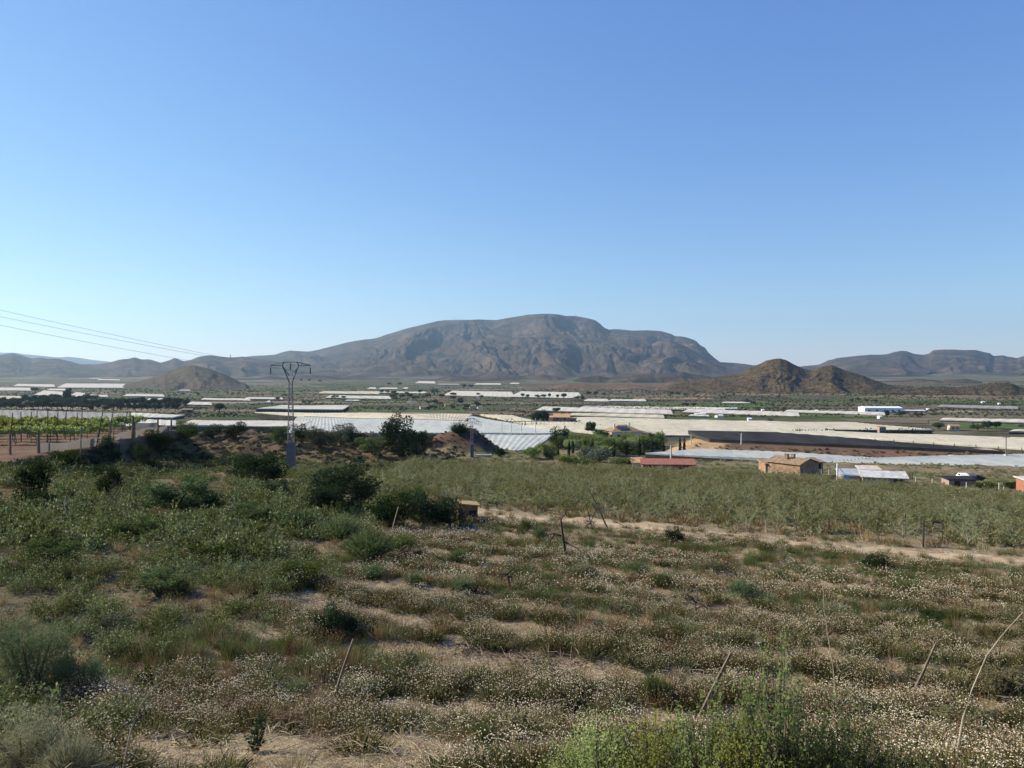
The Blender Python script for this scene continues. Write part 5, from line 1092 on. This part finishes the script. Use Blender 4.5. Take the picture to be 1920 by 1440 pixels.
scrub('scrub', 4500, -.5, .0, 108, 215, lambda x, y: (vine_m(x, y) < .1) & (x < -6 - .02 * y) & (mound_h(x, y) < .3) & (fbm(x * .06, y * .09, 66, 3) > -.5), .35, 1.1, 'low dry scrub covering the rough brown rim at left')
scrub('scrub', 1700, -46, -34, 66, 120, lambda x, y: (vine_m(x, y) < .8), .5, 1.3, 'scrub on the bank under the vineyard fence', 'g_scrub', False)
scrub('scrub', 260, -22, 4, 152, 176, lambda x, y: mound_h(x, y) > .2, .3, .8, 'sparse scrub on the slopes of the dark mound', 'g_scrub', False)
scrub('scrub', 1500, 40, 150, 195, 260, lambda x, y: (bank_h(x, y) > .02) & (bank_h(x, y) < .97) & (rel_line(x, y, 46, 236, 134, 203)[1] > .17), .5, 1.5, 'brown scrub on the bank below the black net', 'g_dry', False)
scrub('scrub', 700, 40, 150, 195, 260, lambda x, y: (bank_h(x, y) > .02) & (bank_h(x, y) < .97) & (rel_line(x, y, 46, 236, 134, 203)[1] > .1), .5, 1.4, 'dark scrub dotted over the bank below the black net', 'g_scrub', False)
scrub('scrub', 7000, -.05, .72, 100, 205, lambda x, y: (srow(x, y) > 118) & (fbm(x * .05, y * .09, 69, 3) > -.25), .25, .8, 'olive-brown scrub on the fallow strip beyond the orchard', 'g_sap')
# scattered bushes and hedgerows of the far plain: far-off cover that reads as one mass
def plain(n, ya, yb, smin, smax, nm, label, power=1.2, lo=-.02):
    y = rg.uniform(ya ** power, yb ** power, n) ** (1 / power); x = y * rg.uniform(-.70, .70, n)
    dens = fbm(x * .006, y * .011, 67, 4) + .9 * np.abs(np.sin(y * .021 + .3 * np.sin(x * .004))) ** 10
    for Q in NETS:
        c = Q.mean(0); E = c + (Q - c) * 1.06; a = np.roll(E, -1, 0) - E; cr = a[:, 0, None] * (y - E[:, 1, None]) - a[:, 1, None] * (x - E[:, 0, None])
        dens = np.where((cr > 0).all(0) | (cr < 0).all(0), -9, dens)
    m = np.nonzero(dens > lo)[0]
    scatter(nm, SB, stand(x[m], y[m], -.1), rg.uniform(0, 6.28, len(m)), rg.uniform(smin, smax, len(m)), rg.randint(0, 4, len(m)), rg.rand(len(m)), [M['g_scrub']], label, rg.uniform(.6, 1.2, len(m)))
plain(17000, 520, 1150, .7, 2.4, 'far_scrub', 'bushes and small trees scattered over the plain between the net canopies')
plain(11000, 1150, 2600, 1.4, 4.2, 'far_scrub', 'hazy scrub of the farther plain up to the hills', 1.1)
for k_, HV in enumerate(HILLV[1:3]):
    m = rg.choice(len(HV), 2600, replace=False); hp = HV[m] + np.c_[rg.normal(size=(2600, 2)) * 1.2, np.zeros(2600)]; hp[:, 2] = HV[m][:, 2] - .2
    scatter('hill_scrub', SB, hp, rg.uniform(0, 6.28, 2600), rg.uniform(1., 3.4, 2600), rg.randint(0, 4, 2600), rg.rand(2600), [M['g_scrub']], ('scrub on the double peaked brown hill', 'scrub on the low hill at the right edge')[k_], rg.uniform(.5, .9, 2600))
# pebbles and clods on the bare sand
ico = np.array([[1, 0, 0], [-1, 0, 0], [0, 1, 0], [0, -1, 0], [0, 0, .7], [0, 0, -.5]], float); icf = [[0, 2, 4], [2, 1, 4], [1, 3, 4], [3, 0, 4], [2, 0, 5], [1, 2, 5], [3, 1, 5], [0, 3, 5]]
PB = [[(ico * np.random.RandomState(k).uniform(.6, 1.2, (6, 1)), icf, 0)] for k in range(3)]
x, y = frame_pts(16000, 7, 46, -.66, .7, 1.4); k = np.nonzero((flower_zone(x, y) > .3) & (field_density(x, y) < .75))[0]
N = NT('pebble'); pm = N.principled(N.ramp(N.n('ShaderNodeAttribute', attribute_name='tint').outputs['Fac'], [(0, (.20, .15, .105)), (.6, (.36, .29, .21)), (1, (.52, .46, .38))]), 1, None, 0, .1)
scatter('pebbles', PB, stand(x[k], y[k], .002), rg.uniform(0, 6.28, len(k)), rg.uniform(.008, .04, len(k)) * (1 + (rg.rand(len(k)) < .03) * 1.5), rg.randint(0, 3, len(k)), rg.rand(len(k)), [pm], 'pebbles and clods on the bare sandy soil')

g = np.random.RandomState(8); LT = []
for k in range(4):
    c = np.c_[g.normal(size=(26, 2)) * .22, np.abs(g.normal(size=26)) * .012 + .006]; a = g.uniform(0, 6.28, 26); L_ = g.uniform(.03, .12, 26)
    e = np.c_[np.cos(a) * L_, np.sin(a) * L_, g.uniform(-.005, .02, 26)]; LT.append([(*blades(c - e, c + e, .006, g, .1), 0)])
x, y = frame_pts(9000, 6.5, 47, -.68, .72, 1.4); m = np.nonzero((flower_zone(x, y) > .1) | (rg.rand(len(x)) < .3))[0]
scatter('dry_litter', LT, stand(x[m], y[m], .0), rg.uniform(0, 6.28, len(m)), rg.uniform(.7, 1.5, len(m)), rg.randint(0, 4, len(m)), rg.rand(len(m)), [M['g_straw']], 'bits of straw and dead stems lying on the sandy soil')

# ------------------------------------------------------------------ the orchard: saplings in rows
SPR = []
for k in range(5):
    wood, lv = sapling_parts(200 + k, 1000 if k < 3 else 800); SPR.append((wood, lv))
pts = []
for r_, s0 in enumerate(np.arange(48.4, 176, 2.2)):
    for xx in np.arange(-26, 112, 1.55):
        xx = xx + rg.normal() * .22; ss = s0 + rg.normal() * .25; yy = (ss - xx * SN) / CS
        if yy < 34 or yy > 170 or xx > .70 * yy + 2 or xx < -6.5 - .085 * yy: continue
        hm = next((h for h in (1.9, 1.4, 1.0, .7) if below_line(xx, yy, h)), 0)
        if not hm: continue
        if xx > 6 and rg.rand() < .45 * (1 - sstep(56, 62, ss)): continue
        pts.append((math.hypot(xx, yy), xx, yy, min(1., hm / 1.75)))
pts.sort(); protos = []
for k in range(5):
    o = thing('orchard_sapling', 'x', 'sapling'); mk('trunk', [(*SPR[k][0], 0)], M['palewood'] if k in (1, 3, 4) else M['bark'], False, o); mk('crown', [(*SPR[k][1], 0)], M['sapleaf'], False, o); protos.append([o, False])
OG = 'wispy saplings of the orchard nearest the track'
for d_, xx, yy, hs_ in pts[:300]:
    k = rg.randint(5); p = Vector((xx, yy, float(H(xx, yy)))); s_ = float(rg.uniform(.75, 1.15)) * hs_; rz = float(rg.uniform(0, 6.28)); lb = 'wispy grey-green orchard sapling in the front rows beyond the sandy track'
    if not protos[k][1]: o = protos[k][0]; o.location = p; o.scale = (s_,) * 3; o.rotation_euler = (0, 0, rz); protos[k][1] = True; tag(o, lb, 'sapling', OG)
    else: copy_tree(protos[k][0], p, rz, s_, lb, OG)
A = np.array(pts[300:]); P = stand(A[:, 1], A[:, 2]); n = len(P)
far_p = []
for k in range(5):
    (Vw, Fw), (Vl, Fl) = SPR[k]; sel = np.random.RandomState(k).permutation(len(Fl))[:430]; Vs = Vl.reshape(-1, 4, 3)[sel]; c = Vs[:, :1]; Vs = c + (Vs - c) * 1.2
    far_p.append([(Vw, Fw, 1), (Vs.reshape(-1, 3), np.arange(len(sel) * 4).reshape(-1, 4), 0)])
scatter('distant_saplings', far_p, P, rg.uniform(0, 6.28, n), rg.uniform(.8, 1.15, n) * A[:, 3], rg.randint(0, 5, n), rg.rand(n), [M['g_sap'], M['wood']], 'mass of grey-green saplings filling the back of the orchard')
for k, (u, v0, v1) in enumerate([(28, 275, 220), (475, 275, 240), (515, 275, 240), (627, 410, 297), (688, 450, 330), (757, 440, 360), (940, 372, 250), (1008, 390, 295), (1115, 350, 285), (1173, 440, 343), (1250, 490, 373), (1352, 555, 403), (1463, 370, 310), (1460, 515, 425), (195, 380, 322), (240, 405, 343), (820, 480, 390), (134, 330, 275), (1550, 400, 350), (1695, 500, 420)]):
    pu, pb, pt_ = 1280 + u / 3, 840 + v0 / 3 + 2, 840 + v1 / 3
    post('orchard_stake', 'dark upright stake among the orchard saplings', 'stake', pu, pb, pt_, 'darkwood', .045, (-.13 if k == 7 else .02) , group='dark stakes standing in the orchard')

# ------------------------------------------------------------------ shrubs one can tell apart
def spiky_parts(seed, n, W, bend=.1, top=1.0):
    g = np.random.RandomState(seed); T = dome(g, n, .5, top, .5); T[:, 2] *= g.uniform(.55, 1.08, n); B = T * np.array([.22, .22, 0]); ps = [(*blades(B, T, W, g, bend), 0)]
    t = g.uniform(.3, 1, (n * 3, 1)); i = g.randint(0, n, n * 3); P = B[i] + (T - B)[i] * t; d = unit((T - B)[i] + g.normal(size=(n * 3, 3)) * .5)
    ps.append((*leaves(P, .13, W * 1.1, g, 0, d), 0)); return ps
def leafy_stems(seed, n, per, L, W, Rr=.5, Hh=1.0):
    g = np.random.RandomState(seed); T = dome(g, n, Rr, Hh, .5); T[:, 2] *= g.uniform(.65, 1.1, n); B = T * np.array([.35, .35, 0]); stems = (*blades(B, T, .008, g, .1), 1)
    t = g.uniform(.15, 1.03, (n, per, 1)); P = (B[:, None] + (T - B)[:, None] * t).reshape(-1, 3) + g.normal(size=(n * per, 3)) * .012
    return [(*leaves(P, L, W, g, .25), 0), stems]
SHK = {}
def shrub_obj(kind, leaf, seed):
    o = thing('shrub', 'x', 'shrub'); g = np.random.RandomState(seed)
    if kind == 'dense':
        bl = [(0, 0, .38, .38, .38, .36)] + [(math.cos(a) * g.uniform(.15, .36), math.sin(a) * g.uniform(.15, .36), g.uniform(.2, .86), *(g.uniform(.09, .2, 3))) for a in g.uniform(0, 6.28, 16)]
        V, Fc = crown_leaves(g, bl, 5200, .05, .022, .55, .5); fo = [(V, Fc, 0)]
    elif kind == 'open':
        bl = [(math.cos(a) * g.uniform(.05, .36), math.sin(a) * g.uniform(.05, .36), g.uniform(.15, .88), *(g.uniform(.08, .19, 3))) for a in g.uniform(0, 6.28, 20)]
        V, Fc = crown_leaves(g, bl, 2600, .06, .028, .4, .3); fo = [(V, Fc, 0)]
    elif kind == 'spiky': fo = spiky_parts(seed, 420, .014)
    elif kind == 'soft': fo = spiky_parts(seed, 900, .006, .3)
    elif kind == 'fluffy':
        bl = [(0, 0, .35, .4, .4, .34)] + [(math.cos(a) * g.uniform(.15, .4), math.sin(a) * g.uniform(.15, .4), g.uniform(.15, .8), *(g.uniform(.12, .22, 3))) for a in g.uniform(0, 6.28, 14)]
        V, Fc = crown_leaves(g, bl, 9000, .075, .006, .5, .9); fo = [(V, Fc, 0)]
    elif kind == 'upright': fo = leafy_stems(seed, 120, 40, .032, .019)
    elif kind == 'weed': fo = leafy_stems(seed, 9, 26, .16, .07, .35)
    for q in fo: q[0][:, 2] = np.maximum(q[0][:, 2], -.02)
    mk('foliage', [(q[0], q[1], 0) for q in fo if q[2] == 0], M[leaf], False, o)
    st_ = [tube([[0, 0, -.15], [math.cos(a) * .1, math.sin(a) * .1, .25], [math.cos(a) * .3, math.sin(a) * .3, .7]], [.025, .015, .004], 4) for a in g.uniform(0, 6.28, 6)]
    mk('stems', [(*merge(st_), 0)] + [(q[0], q[1], 0) for q in fo if q[2] == 1], M['bark'], False, o)
    return o
def shrub(kind, leaf, u, v, w_px, h_px, label, pos=None, group=None):
    p = hit(u, v) if pos is None else pos; k = p.y / F; key = (kind, leaf, int(u) % 2)
    wx, hz = w_px * k, h_px * k; rz = (u * .61 + v) % 6.28
    if key not in SHK:
        o = shrub_obj(kind, leaf, 300 + len(SHK)); SHK[key] = o; o.location = p; o.rotation_euler = (0, 0, rz); o.scale = (wx, wx, hz)
    else: o = copy_tree(SHK[key], p, rz, (wx, wx, hz))
    o['label'] = label; o['category'] = 'shrub'
    if group: o['group'] = group
    elif 'group' in o: del o['group']
    return o
for a in [
 ('dense', 'juniper', 650, 958, 150, 92, 'biggest dark juniper-like bush left of the track end'), ('dense', 'juniper', 612, 965, 90, 60, 'dark bush joined to the left side of the biggest juniper'),
 ('dense', 'juniper', 488, 912, 112, 66, 'dark leafy bush just left of the pylon foot'), ('dense', 'juniper', 455, 900, 60, 42, 'lower dark bush left of the one by the pylon foot'), ('dense', 'darkleaf', 520, 935, 60, 36, 'dark green bush below the pylon foot'),
 ('dense', 'juniper', 752, 859, 92, 84, 'tall dark upright bush on the skyline left of the mound'), ('dense', 'juniper', 783, 858, 54, 54, 'right flank bush of the tall dark one left of the mound'),
 ('spiky', 'juniper', 861, 813, 44, 25, 'dark spiky palm-like bush on top of the mound ridge'), ('dense', 'darkleaf', 938, 857, 26, 20, 'round green bush at the right foot of the mound'),
 ('dense', 'darkleaf', 800, 985, 110, 66, 'dark bush in shade left of the straw roofed hut'), ('dense', 'juniper', 845, 985, 76, 56, 'dark bush touching the straw roofed hut'), ('dense', 'darkleaf', 735, 985, 90, 62, 'dark green bush between juniper and hut bushes'), ('open', 'midleaf', 770, 950, 80, 40, 'mid green bush behind the dark hut bushes'),
 ('open', 'darkleaf', 60, 950, 96, 84, 'dark green leafy bush at the left edge below the fence'), ('open', 'darkleaf', 85, 965, 70, 50, 'dark bush at the foot of the left edge leafy one'), ('open', 'darkleaf', 205, 935, 62, 68, 'dark leafy sapling bush with visible trunk at left'),
 ('open', 'midleaf', 330, 955, 150, 66, 'wide mid green bush in the middle of the left slope'), ('open', 'darkleaf', 385, 962, 90, 46, 'dark clump at the right of the wide mid green bush'), ('open', 'darkleaf', 272, 880, 56, 46, 'dark green bush on the bank under the fence end'),
 ('open', 'darkleaf', 208, 862, 60, 44, 'dark bush in the gap of the beige net'), ('dense', 'darkleaf', 300, 845, 70, 40, 'dark bush in the shade of the vineyard bank'), ('open', 'midleaf', 130, 880, 70, 40, 'grey-green bush on the bank below the beige net'),
 ('dense', 'darkleaf', 440, 819, 56, 30, 'round bush on the rim left of the pylon'), ('dense', 'midleaf', 350, 822, 56, 36, 'bush on the rim right of the fence end'), ('dense', 'darkleaf', 398, 820, 46, 26, 'small bush on the rim left part'), ('dense', 'midleaf', 525, 832, 52, 34, 'green bush just left of the pylon on the rim'), ('dense', 'darkleaf', 566, 832, 46, 40, 'dark bush just right of the pylon on the rim'),
 ('dense', 'oliveleaf', 600, 838, 72, 38, 'olive scrub bush right of the pylon rim bush'), ('dense', 'oliveleaf', 640, 836, 70, 42, 'olive scrub bush further right on the rim'), ('dense', 'darkleaf', 672, 838, 50, 34, 'dark bush in the rim hollow'), ('open', 'midleaf', 700, 852, 80, 36, 'green bush left of the tall dark upright one'), ('dense', 'oliveleaf', 800, 838, 34, 26, 'grey dry bush right of the tall dark upright one'),
 ('spiky', 'feather', 690, 1048, 120, 62, 'feathery green bush below the biggest juniper'), ('spiky', 'feather', 640, 1010, 90, 50, 'feathery green bush right under the biggest juniper'), ('spiky', 'feather', 745, 1035, 90, 36, 'low feathery green bush left of the bare soil heap'), ('open', 'midleaf', 560, 1000, 100, 50, 'mid green bush left of the feathery bushes'), ('open', 'midleaf', 470, 985, 100, 46, 'leafy clump on the left slope below the pylon bush'),
 ('open', 'midleaf', 250, 1010, 110, 44, 'leafy green clump at mid left slope'), ('open', 'midleaf', 90, 1060, 120, 50, 'leafy green clump near the left edge'), ('open', 'midleaf', 400, 1060, 110, 44, 'leafy green clump in the middle of the left slope'), ('open', 'midleaf', 560, 1100, 110, 46, 'leafy green clump near the edge of the chamomile'), ('open', 'midleaf', 300, 1120, 120, 50, 'leafy green clump lower on the left slope'),
 ('spiky', 'feather', 985, 998, 26, 32, 'small upright green bush on the sandy track edge'), ('spiky', 'feather', 1012, 1010, 30, 26, 'small green bush right of the track edge one'), ('dense', 'darkleaf', 1266, 1020, 46, 34, 'round dark green bush right at the track'), ('spiky', 'feather', 865, 1116, 56, 40, 'green rosemary-like bush left centre of the chamomile field'), ('dense', 'midleaf', 860, 1118, 40, 26, 'dark base clump beside the rosemary-like bush'),
 ('spiky', 'feather', 1392, 1128, 70, 48, 'green rosemary-like bush right of centre in the field'), ('spiky', 'feather', 1440, 1138, 60, 28, 'low dark green bush right of the rosemary-like one'), ('spiky', 'greyleaf', 1095, 1080, 46, 30, 'grey-green bush in the field below the dead branches'), ('spiky', 'feather', 1190, 1082, 62, 36, 'green bush in the field below the track bush'), ('spiky', 'feather', 775, 1098, 44, 30, 'small green bush left in the field'),
 ('spiky', 'feather', 700, 1085, 60, 32, 'low green bush at the left edge of the field'), ('spiky', 'feather', 860, 1052, 50, 26, 'small green bush below the soil heap'), ('dense', 'darkleaf', 1640, 1066, 60, 32, 'dark bush at the far right of the field below the track'), ('spiky', 'feather', 1240, 1100, 50, 30, 'small green bush between the two rosemary-like ones'), ('spiky', 'greyleaf', 1335, 1075, 60, 26, 'grey-green tuft under the track at right'),
 ('dense', 'darkleaf', 636, 1192, 84, 62, 'dark green bush between weeds and chamomile'), ('open', 'darkleaf', 600, 1190, 60, 40, 'dark bush left of the dark green one by the chamomile'), ('spiky', 'feather', 1225, 1316, 60, 62, 'bright feathery bush above the lime coloured ones'), ('spiky', 'feather', 770, 1250, 40, 30, 'small feathery bush in the field lower left'), ('spiky', 'feather', 905, 1408, 46, 62, 'feathery green plant at the bottom centre'), ('spiky', 'feather', 560, 1310, 50, 40, 'yellowish green tuft left of the leaning stake'),
 ('weed', 'greyleaf', 975, 1395, 66, 70, 'silvery thistle-like plant at the bottom centre'), ('weed', 'darkleaf', 482, 1412, 56, 82, 'tall dark leafy weed on bare sand at the bottom left'), ('weed', 'midleaf', 275, 1300, 60, 60, 'leafy weed among the chamomile at left'),
 ('fluffy', 'feather', 60, 1310, 190, 170, 'big soft feathery shrub at the left edge'), ('fluffy', 'feather', 150, 1312, 110, 92, 'lower soft shrub right of the big feathery one'), ('fluffy', 'greyleaf', 40, 1450, 190, 130, 'pale grey-green soft shrub in the bottom left corner'), ('soft', 'greyleaf', 130, 1470, 150, 100, 'second pale soft shrub at the bottom left'),
 ('spiky', 'greyleaf', 1560, 1155, 70, 30, 'grey-green tuft at right in the field'), ('spiky', 'feather', 1700, 1120, 90, 34, 'low green tuft at the far right of the field'), ('dense', 'darkleaf', 1745, 1172, 60, 30, 'dark hollow bush right of the field centre'), ('open', 'greyleaf', 1880, 1320, 120, 70, 'grey leafy clump at the right edge'), ('open', 'greyleaf', 1800, 1400, 160, 70, 'grey leafy tangle beside the long pale stalk')]:
    shrub(*a)
def near_pos(u, d): x = (u - 960) / F * d; return Vector((x, d, float(H(x, d)) - .02))
for (u, d, vt, w_, leaf, lb) in [(1085, 7.6, 1372, 130, 'limeleaf', 'lowest lime coloured bush at the far left of the bottom bushes'), (1680, 7.1, 1385, 170, 'midleaf', 'low green bush at the far right of the bottom bushes'), (1130, 7.4, 1335, 190, 'limeleaf', 'lime coloured small-leaved bush at the left end of the bottom bushes'), (1230, 7.2, 1330, 200, 'limeleaf', 'lime coloured bush second from left at the bottom'), (1330, 7.0, 1300, 220, 'brightleaf', 'bright green bush at the bottom below the middle stake'), (1470, 6.8, 1222, 240, 'brightleaf', 'tallest bright green bush with an upright shoot at the bottom'), (1600, 6.9, 1330, 220, 'midleaf', 'green bush right of the tallest bottom one'), (1400, 6.6, 1345, 200, 'limeleaf', 'lime coloured bush in front of the tallest bottom one'), (1540, 6.6, 1360, 200, 'brightleaf', 'low bright bush at the bottom right of the tallest')]:
    p = near_pos(u, d); hpx = (at_depth(u, vt, d).z - p.z) / d * F
    shrub('upright', leaf, u, 0, w_, hpx, lb, p)

# ------------------------------------------------------------------ stakes, dead wood and stalks
def stick(name, label, cat, pts, r, mat, d=None, n=6, back=0.):
    """a stick through photo points; the first is its foot on the ground"""
    b = hit(*pts[0]) if d is None else ground_at(pts[0][0], pts[0][1], d); P = [b - Vector((0, 0, .12)), b] if False else [b]
    for i, q in enumerate(pts[1:]): P.append(at_depth(q[0], q[1], b.y + back * (i + 1)))
    L = [np.array(p - b) for p in P]; L[0] = L[0] - (L[1] - L[0]) * .06
    rr = np.linspace(r, r * (.75 if len(pts) < 4 else .35), len(L))
    o = mk(name, [(*tube(L, rr, n), 0)], M[mat]); o.location = b; return tag(o, label, cat)
stick('leaning_stake', 'weathered wooden stake leaning right at the lower left of the field', 'stake', [(622, 1324), (642, 1258), (663, 1198)], .028, 'wood', back=.12)
stick('leaning_stake', 'weathered wooden stake leaning right above the bright bottom bushes', 'stake', [(1305, 1358), (1336, 1292), (1371, 1224)], .034, 'wood', back=.12)
stick('leaning_stake', 'dark wooden stake leaning right at the lower right of the field', 'stake', [(1704, 1316), (1730, 1262), (1754, 1208)], .034, 'wood', back=.12)
stick('leaning_stake', 'thin leaning stake in front of the dark bushes by the hut', 'stake', [(733, 1003), (739, 978), (747, 950)], .03, 'palewood', back=.1)
stick('tall_stalk', 'long pale curved stalk rising at the right edge', 'stalk', [(1788, 1440), (1806, 1345), (1822, 1295), (1850, 1230), (1880, 1190), (1918, 1148)], .013, 'palewood', d=8.3, back=.05)
stick('tall_stalk', 'thin pale dry stalk right of the middle stake', 'stalk', [(1570, 1345), (1562, 1250), (1552, 1190), (1545, 1140), (1543, 1095)], .011, 'palewood', back=.03)
stick('tall_stalk', 'thin pale stalk bending right among the weeds at the bottom left', 'stalk', [(225, 1438), (245, 1370), (262, 1325), (285, 1290), (305, 1278)], .010, 'palewood', d=8.0, back=.05)
stick('tall_stalk', 'upright green shoot standing above the bottom bushes', 'stalk', [(1472, 1440), (1471, 1330), (1470, 1222)], .008, 'wood', d=6.8)
stick('tall_stalk', 'short pale stalk below the thin dry one at right', 'stalk', [(1540, 1400), (1558, 1350), (1580, 1318), (1600, 1300)], .009, 'palewood', d=8.6)
def deadwood(name, label, cat, foot, lines, r, mat='darkwood', seed=1):
    b = hit(*foot); g = np.random.RandomState(seed); ps = []
    for j, ln in enumerate(lines):
        k = .25 * g.normal()
        P = [np.array(at_depth(u, v, b.y) - b) + np.array([0, k * i, 0]) for i, (u, v) in enumerate(ln)]
        P[0][2] = max(P[0][2], -.1); ps.append(tube(P, np.linspace(r, r * .3, len(P)) * (1 if j == 0 else .6), 5))
    o = mk(name, [(*merge(ps), 0)], M[mat]); o.location = b; return tag(o, label, cat)
deadwood('dead_tree', 'dead bare tree trunk with broken top on the field', 'dead tree', (1062, 1047), [[(1062, 1049), (1056, 1010), (1051, 972), (1062, 956)], [(1055, 1005), (1038, 1000), (1026, 1003)], [(1058, 1015), (1080, 1022), (1096, 1032), (1100, 1040)], [(1040, 1001), (1034, 1015), (1032, 1030)]], .07, seed=2)
deadwood('dead_tree', 'dead dark branches forking up beside the track', 'dead tree', (1135, 991), [[(1139, 991), (1128, 965), (1116, 940), (1106, 922), (1097, 918)], [(1110, 990), (1104, 965), (1098, 942)], [(1098, 988), (1106, 982), (1112, 970), (1118, 955)], [(1118, 945), (1130, 960), (1150, 972), (1175, 982)], [(1110, 978), (1098, 985), (1093, 997)]], .06, seed=3)
deadwood('dead_vine', 'dead black vine stump in the middle of the field', 'dead vine', (957, 1106), [[(957, 1106), (954, 1090), (950, 1075)], [(951, 1076), (960, 1070), (968, 1066)], [(951, 1077), (940, 1073), (930, 1078)], [(952, 1082), (962, 1085), (970, 1080)]], .05, seed=4)
deadwood('dead_vine', 'dead bare vine on open soil right of centre', 'dead vine', (1308, 1164), [[(1308, 1164), (1307, 1145), (1306, 1128)], [(1306, 1130), (1294, 1120), (1284, 1124)], [(1306, 1129), (1318, 1118), (1330, 1122)], [(1307, 1140), (1318, 1134), (1324, 1138)], [(1294, 1121), (1288, 1114), (1282, 1116)]], .04, seed=5)
deadwood('dead_vine', 'twisted dark vine stump right of the lower right stake', 'dead vine', (1742, 1318), [[(1742, 1318), (1741, 1305), (1738, 1292)], [(1738, 1294), (1728, 1286), (1718, 1290)], [(1739, 1293), (1752, 1286), (1760, 1292)], [(1728, 1287), (1714, 1282), (1706, 1284)]], .035, seed=6)
deadwood('bare_trunk', 'bare grey sapling trunk standing on the left slope', 'trunk', (217, 976), [[(219, 976), (216, 955), (213, 930)], [(214, 938), (206, 925), (200, 915)], [(214, 935), (222, 922), (226, 912)]], .06, 'wood', 7)
deadwood('bare_trunk', 'bare grey trunk under the dark leafy bush at far left', 'trunk', (131, 990), [[(131, 992), (127, 972), (121, 950)], [(122, 955), (114, 945), (110, 935)]], .07, 'wood', 8)
def brush(label, u, v, w_px, seed, n=26):
    b = hit(u, v); k = b.y / F; g = np.random.RandomState(seed); ps = []
    for _ in range(n):
        c = np.array([g.normal() * w_px * k * .28, g.normal() * w_px * k * .12, 0]); c[2] = float(H(b.x + c[0], b.y + c[1])) - b.z + .03; a = g.uniform(0, 3.14); L = g.uniform(.2, .6); d_ = np.array([math.cos(a), math.sin(a), .25 * g.normal()]) * L
        ps.append(tube([c - d_ * .5 + [0, 0, .05], c + g.normal(size=3) * .05 + [0, 0, .1], c + d_ * .5 + [0, 0, .14]], [.012, .010, .005], 4))
    o = mk('brush_pile', [(*merge(ps), 0)], M['wood']); o.location = b; tag(o, label, 'brushwood', 'piles of cut twigs')
brush('pile of grey twisted twigs in the middle of the lower field', 1010, 1248, 190, 1, 60); brush('twigs lying beside the silvery thistle', 870, 1225, 90, 2, 24); brush('twigs scattered left of the straw roofed hut', 820, 1000, 120, 3, 36); brush('twigs by the dead vine at lower right', 1690, 1285, 80, 4, 24); brush('twigs lying under the dead vine right of centre', 1290, 1140, 90, 5, 30)
for u, v, w_, h_, lb in ((880, 990, 30, 8, 'grey plastic sheet lying in front of the straw roofed hut'), (835, 1001, 34, 7, 'grey plastic sheet lying left of the hut on the soil')):
    b = hit(u, v); k = b.y / F; n = 12; s, t = np.meshgrid(np.linspace(-.5, .5, n), np.linspace(-.5, .5, n), indexing='ij'); X = s * w_ * k; Y = t * 1.6 + s * .4
    Z = H(b.x + X, b.y + Y) - b.z + .05 + .07 * fbm(X * 3, Y * 3, 5, 3); i = np.arange(n * n).reshape(n, n)
    o = mk('plastic_sheet', [(np.stack([X, Y, Z], -1), np.stack([i[:-1, :-1], i[1:, :-1], i[1:, 1:], i[:-1, 1:]], -1).reshape(-1, 4), 0)], M['tarp'], True); o.location = b; tag(o, lb, 'plastic sheet')
b = thing('plank', 'pale plank lying at the foot of the straw roofed hut', 'plank', hit(906, 977), R(20)); mk('board', [(*rotbox((0, 0, .12), (.9, .14, .04), -.15), 0)], M['palewood'], False, b)
for (u, v, L) in ((905, 855.5, 3.4),):
    b = thing('concrete_ledge', 'pale concrete ledge at the right foot of the small lattice pole', 'ledge', hit(u, v + 1)); mk('slab', [(*box((0, 0, .22), (L, .5, .35)), 0)], M['concrete'], False, b); mk('wall', [(*box((0, .1, .0), (L * .9, .3, .3)), 0)], M['concrete'], False, b)

# ------------------------------------------------------------------ air
def haze():
    V, Fc = box((0, 0, 0), (2, 2, 2)); s = 16100
    V = V * np.array([s, s, 1]); V[:, 2] = np.where(V[:, 2] < 0, -90, 900)
    N = NT('haze_air'); v = N.n('ShaderNodeVolumePrincipled')
    v.inputs['Color'].default_value = (.54, .78, 1, 1); v.inputs['Density'].default_value = HAZE; v.inputs['Anisotropy'].default_value = .35
    N.l(v.outputs[0], N.out.inputs['Volume'])
    tag(mk('haze', [(V, Fc, 0)], N.m), kind='stuff')
HAZE = 4.1e-5
haze()
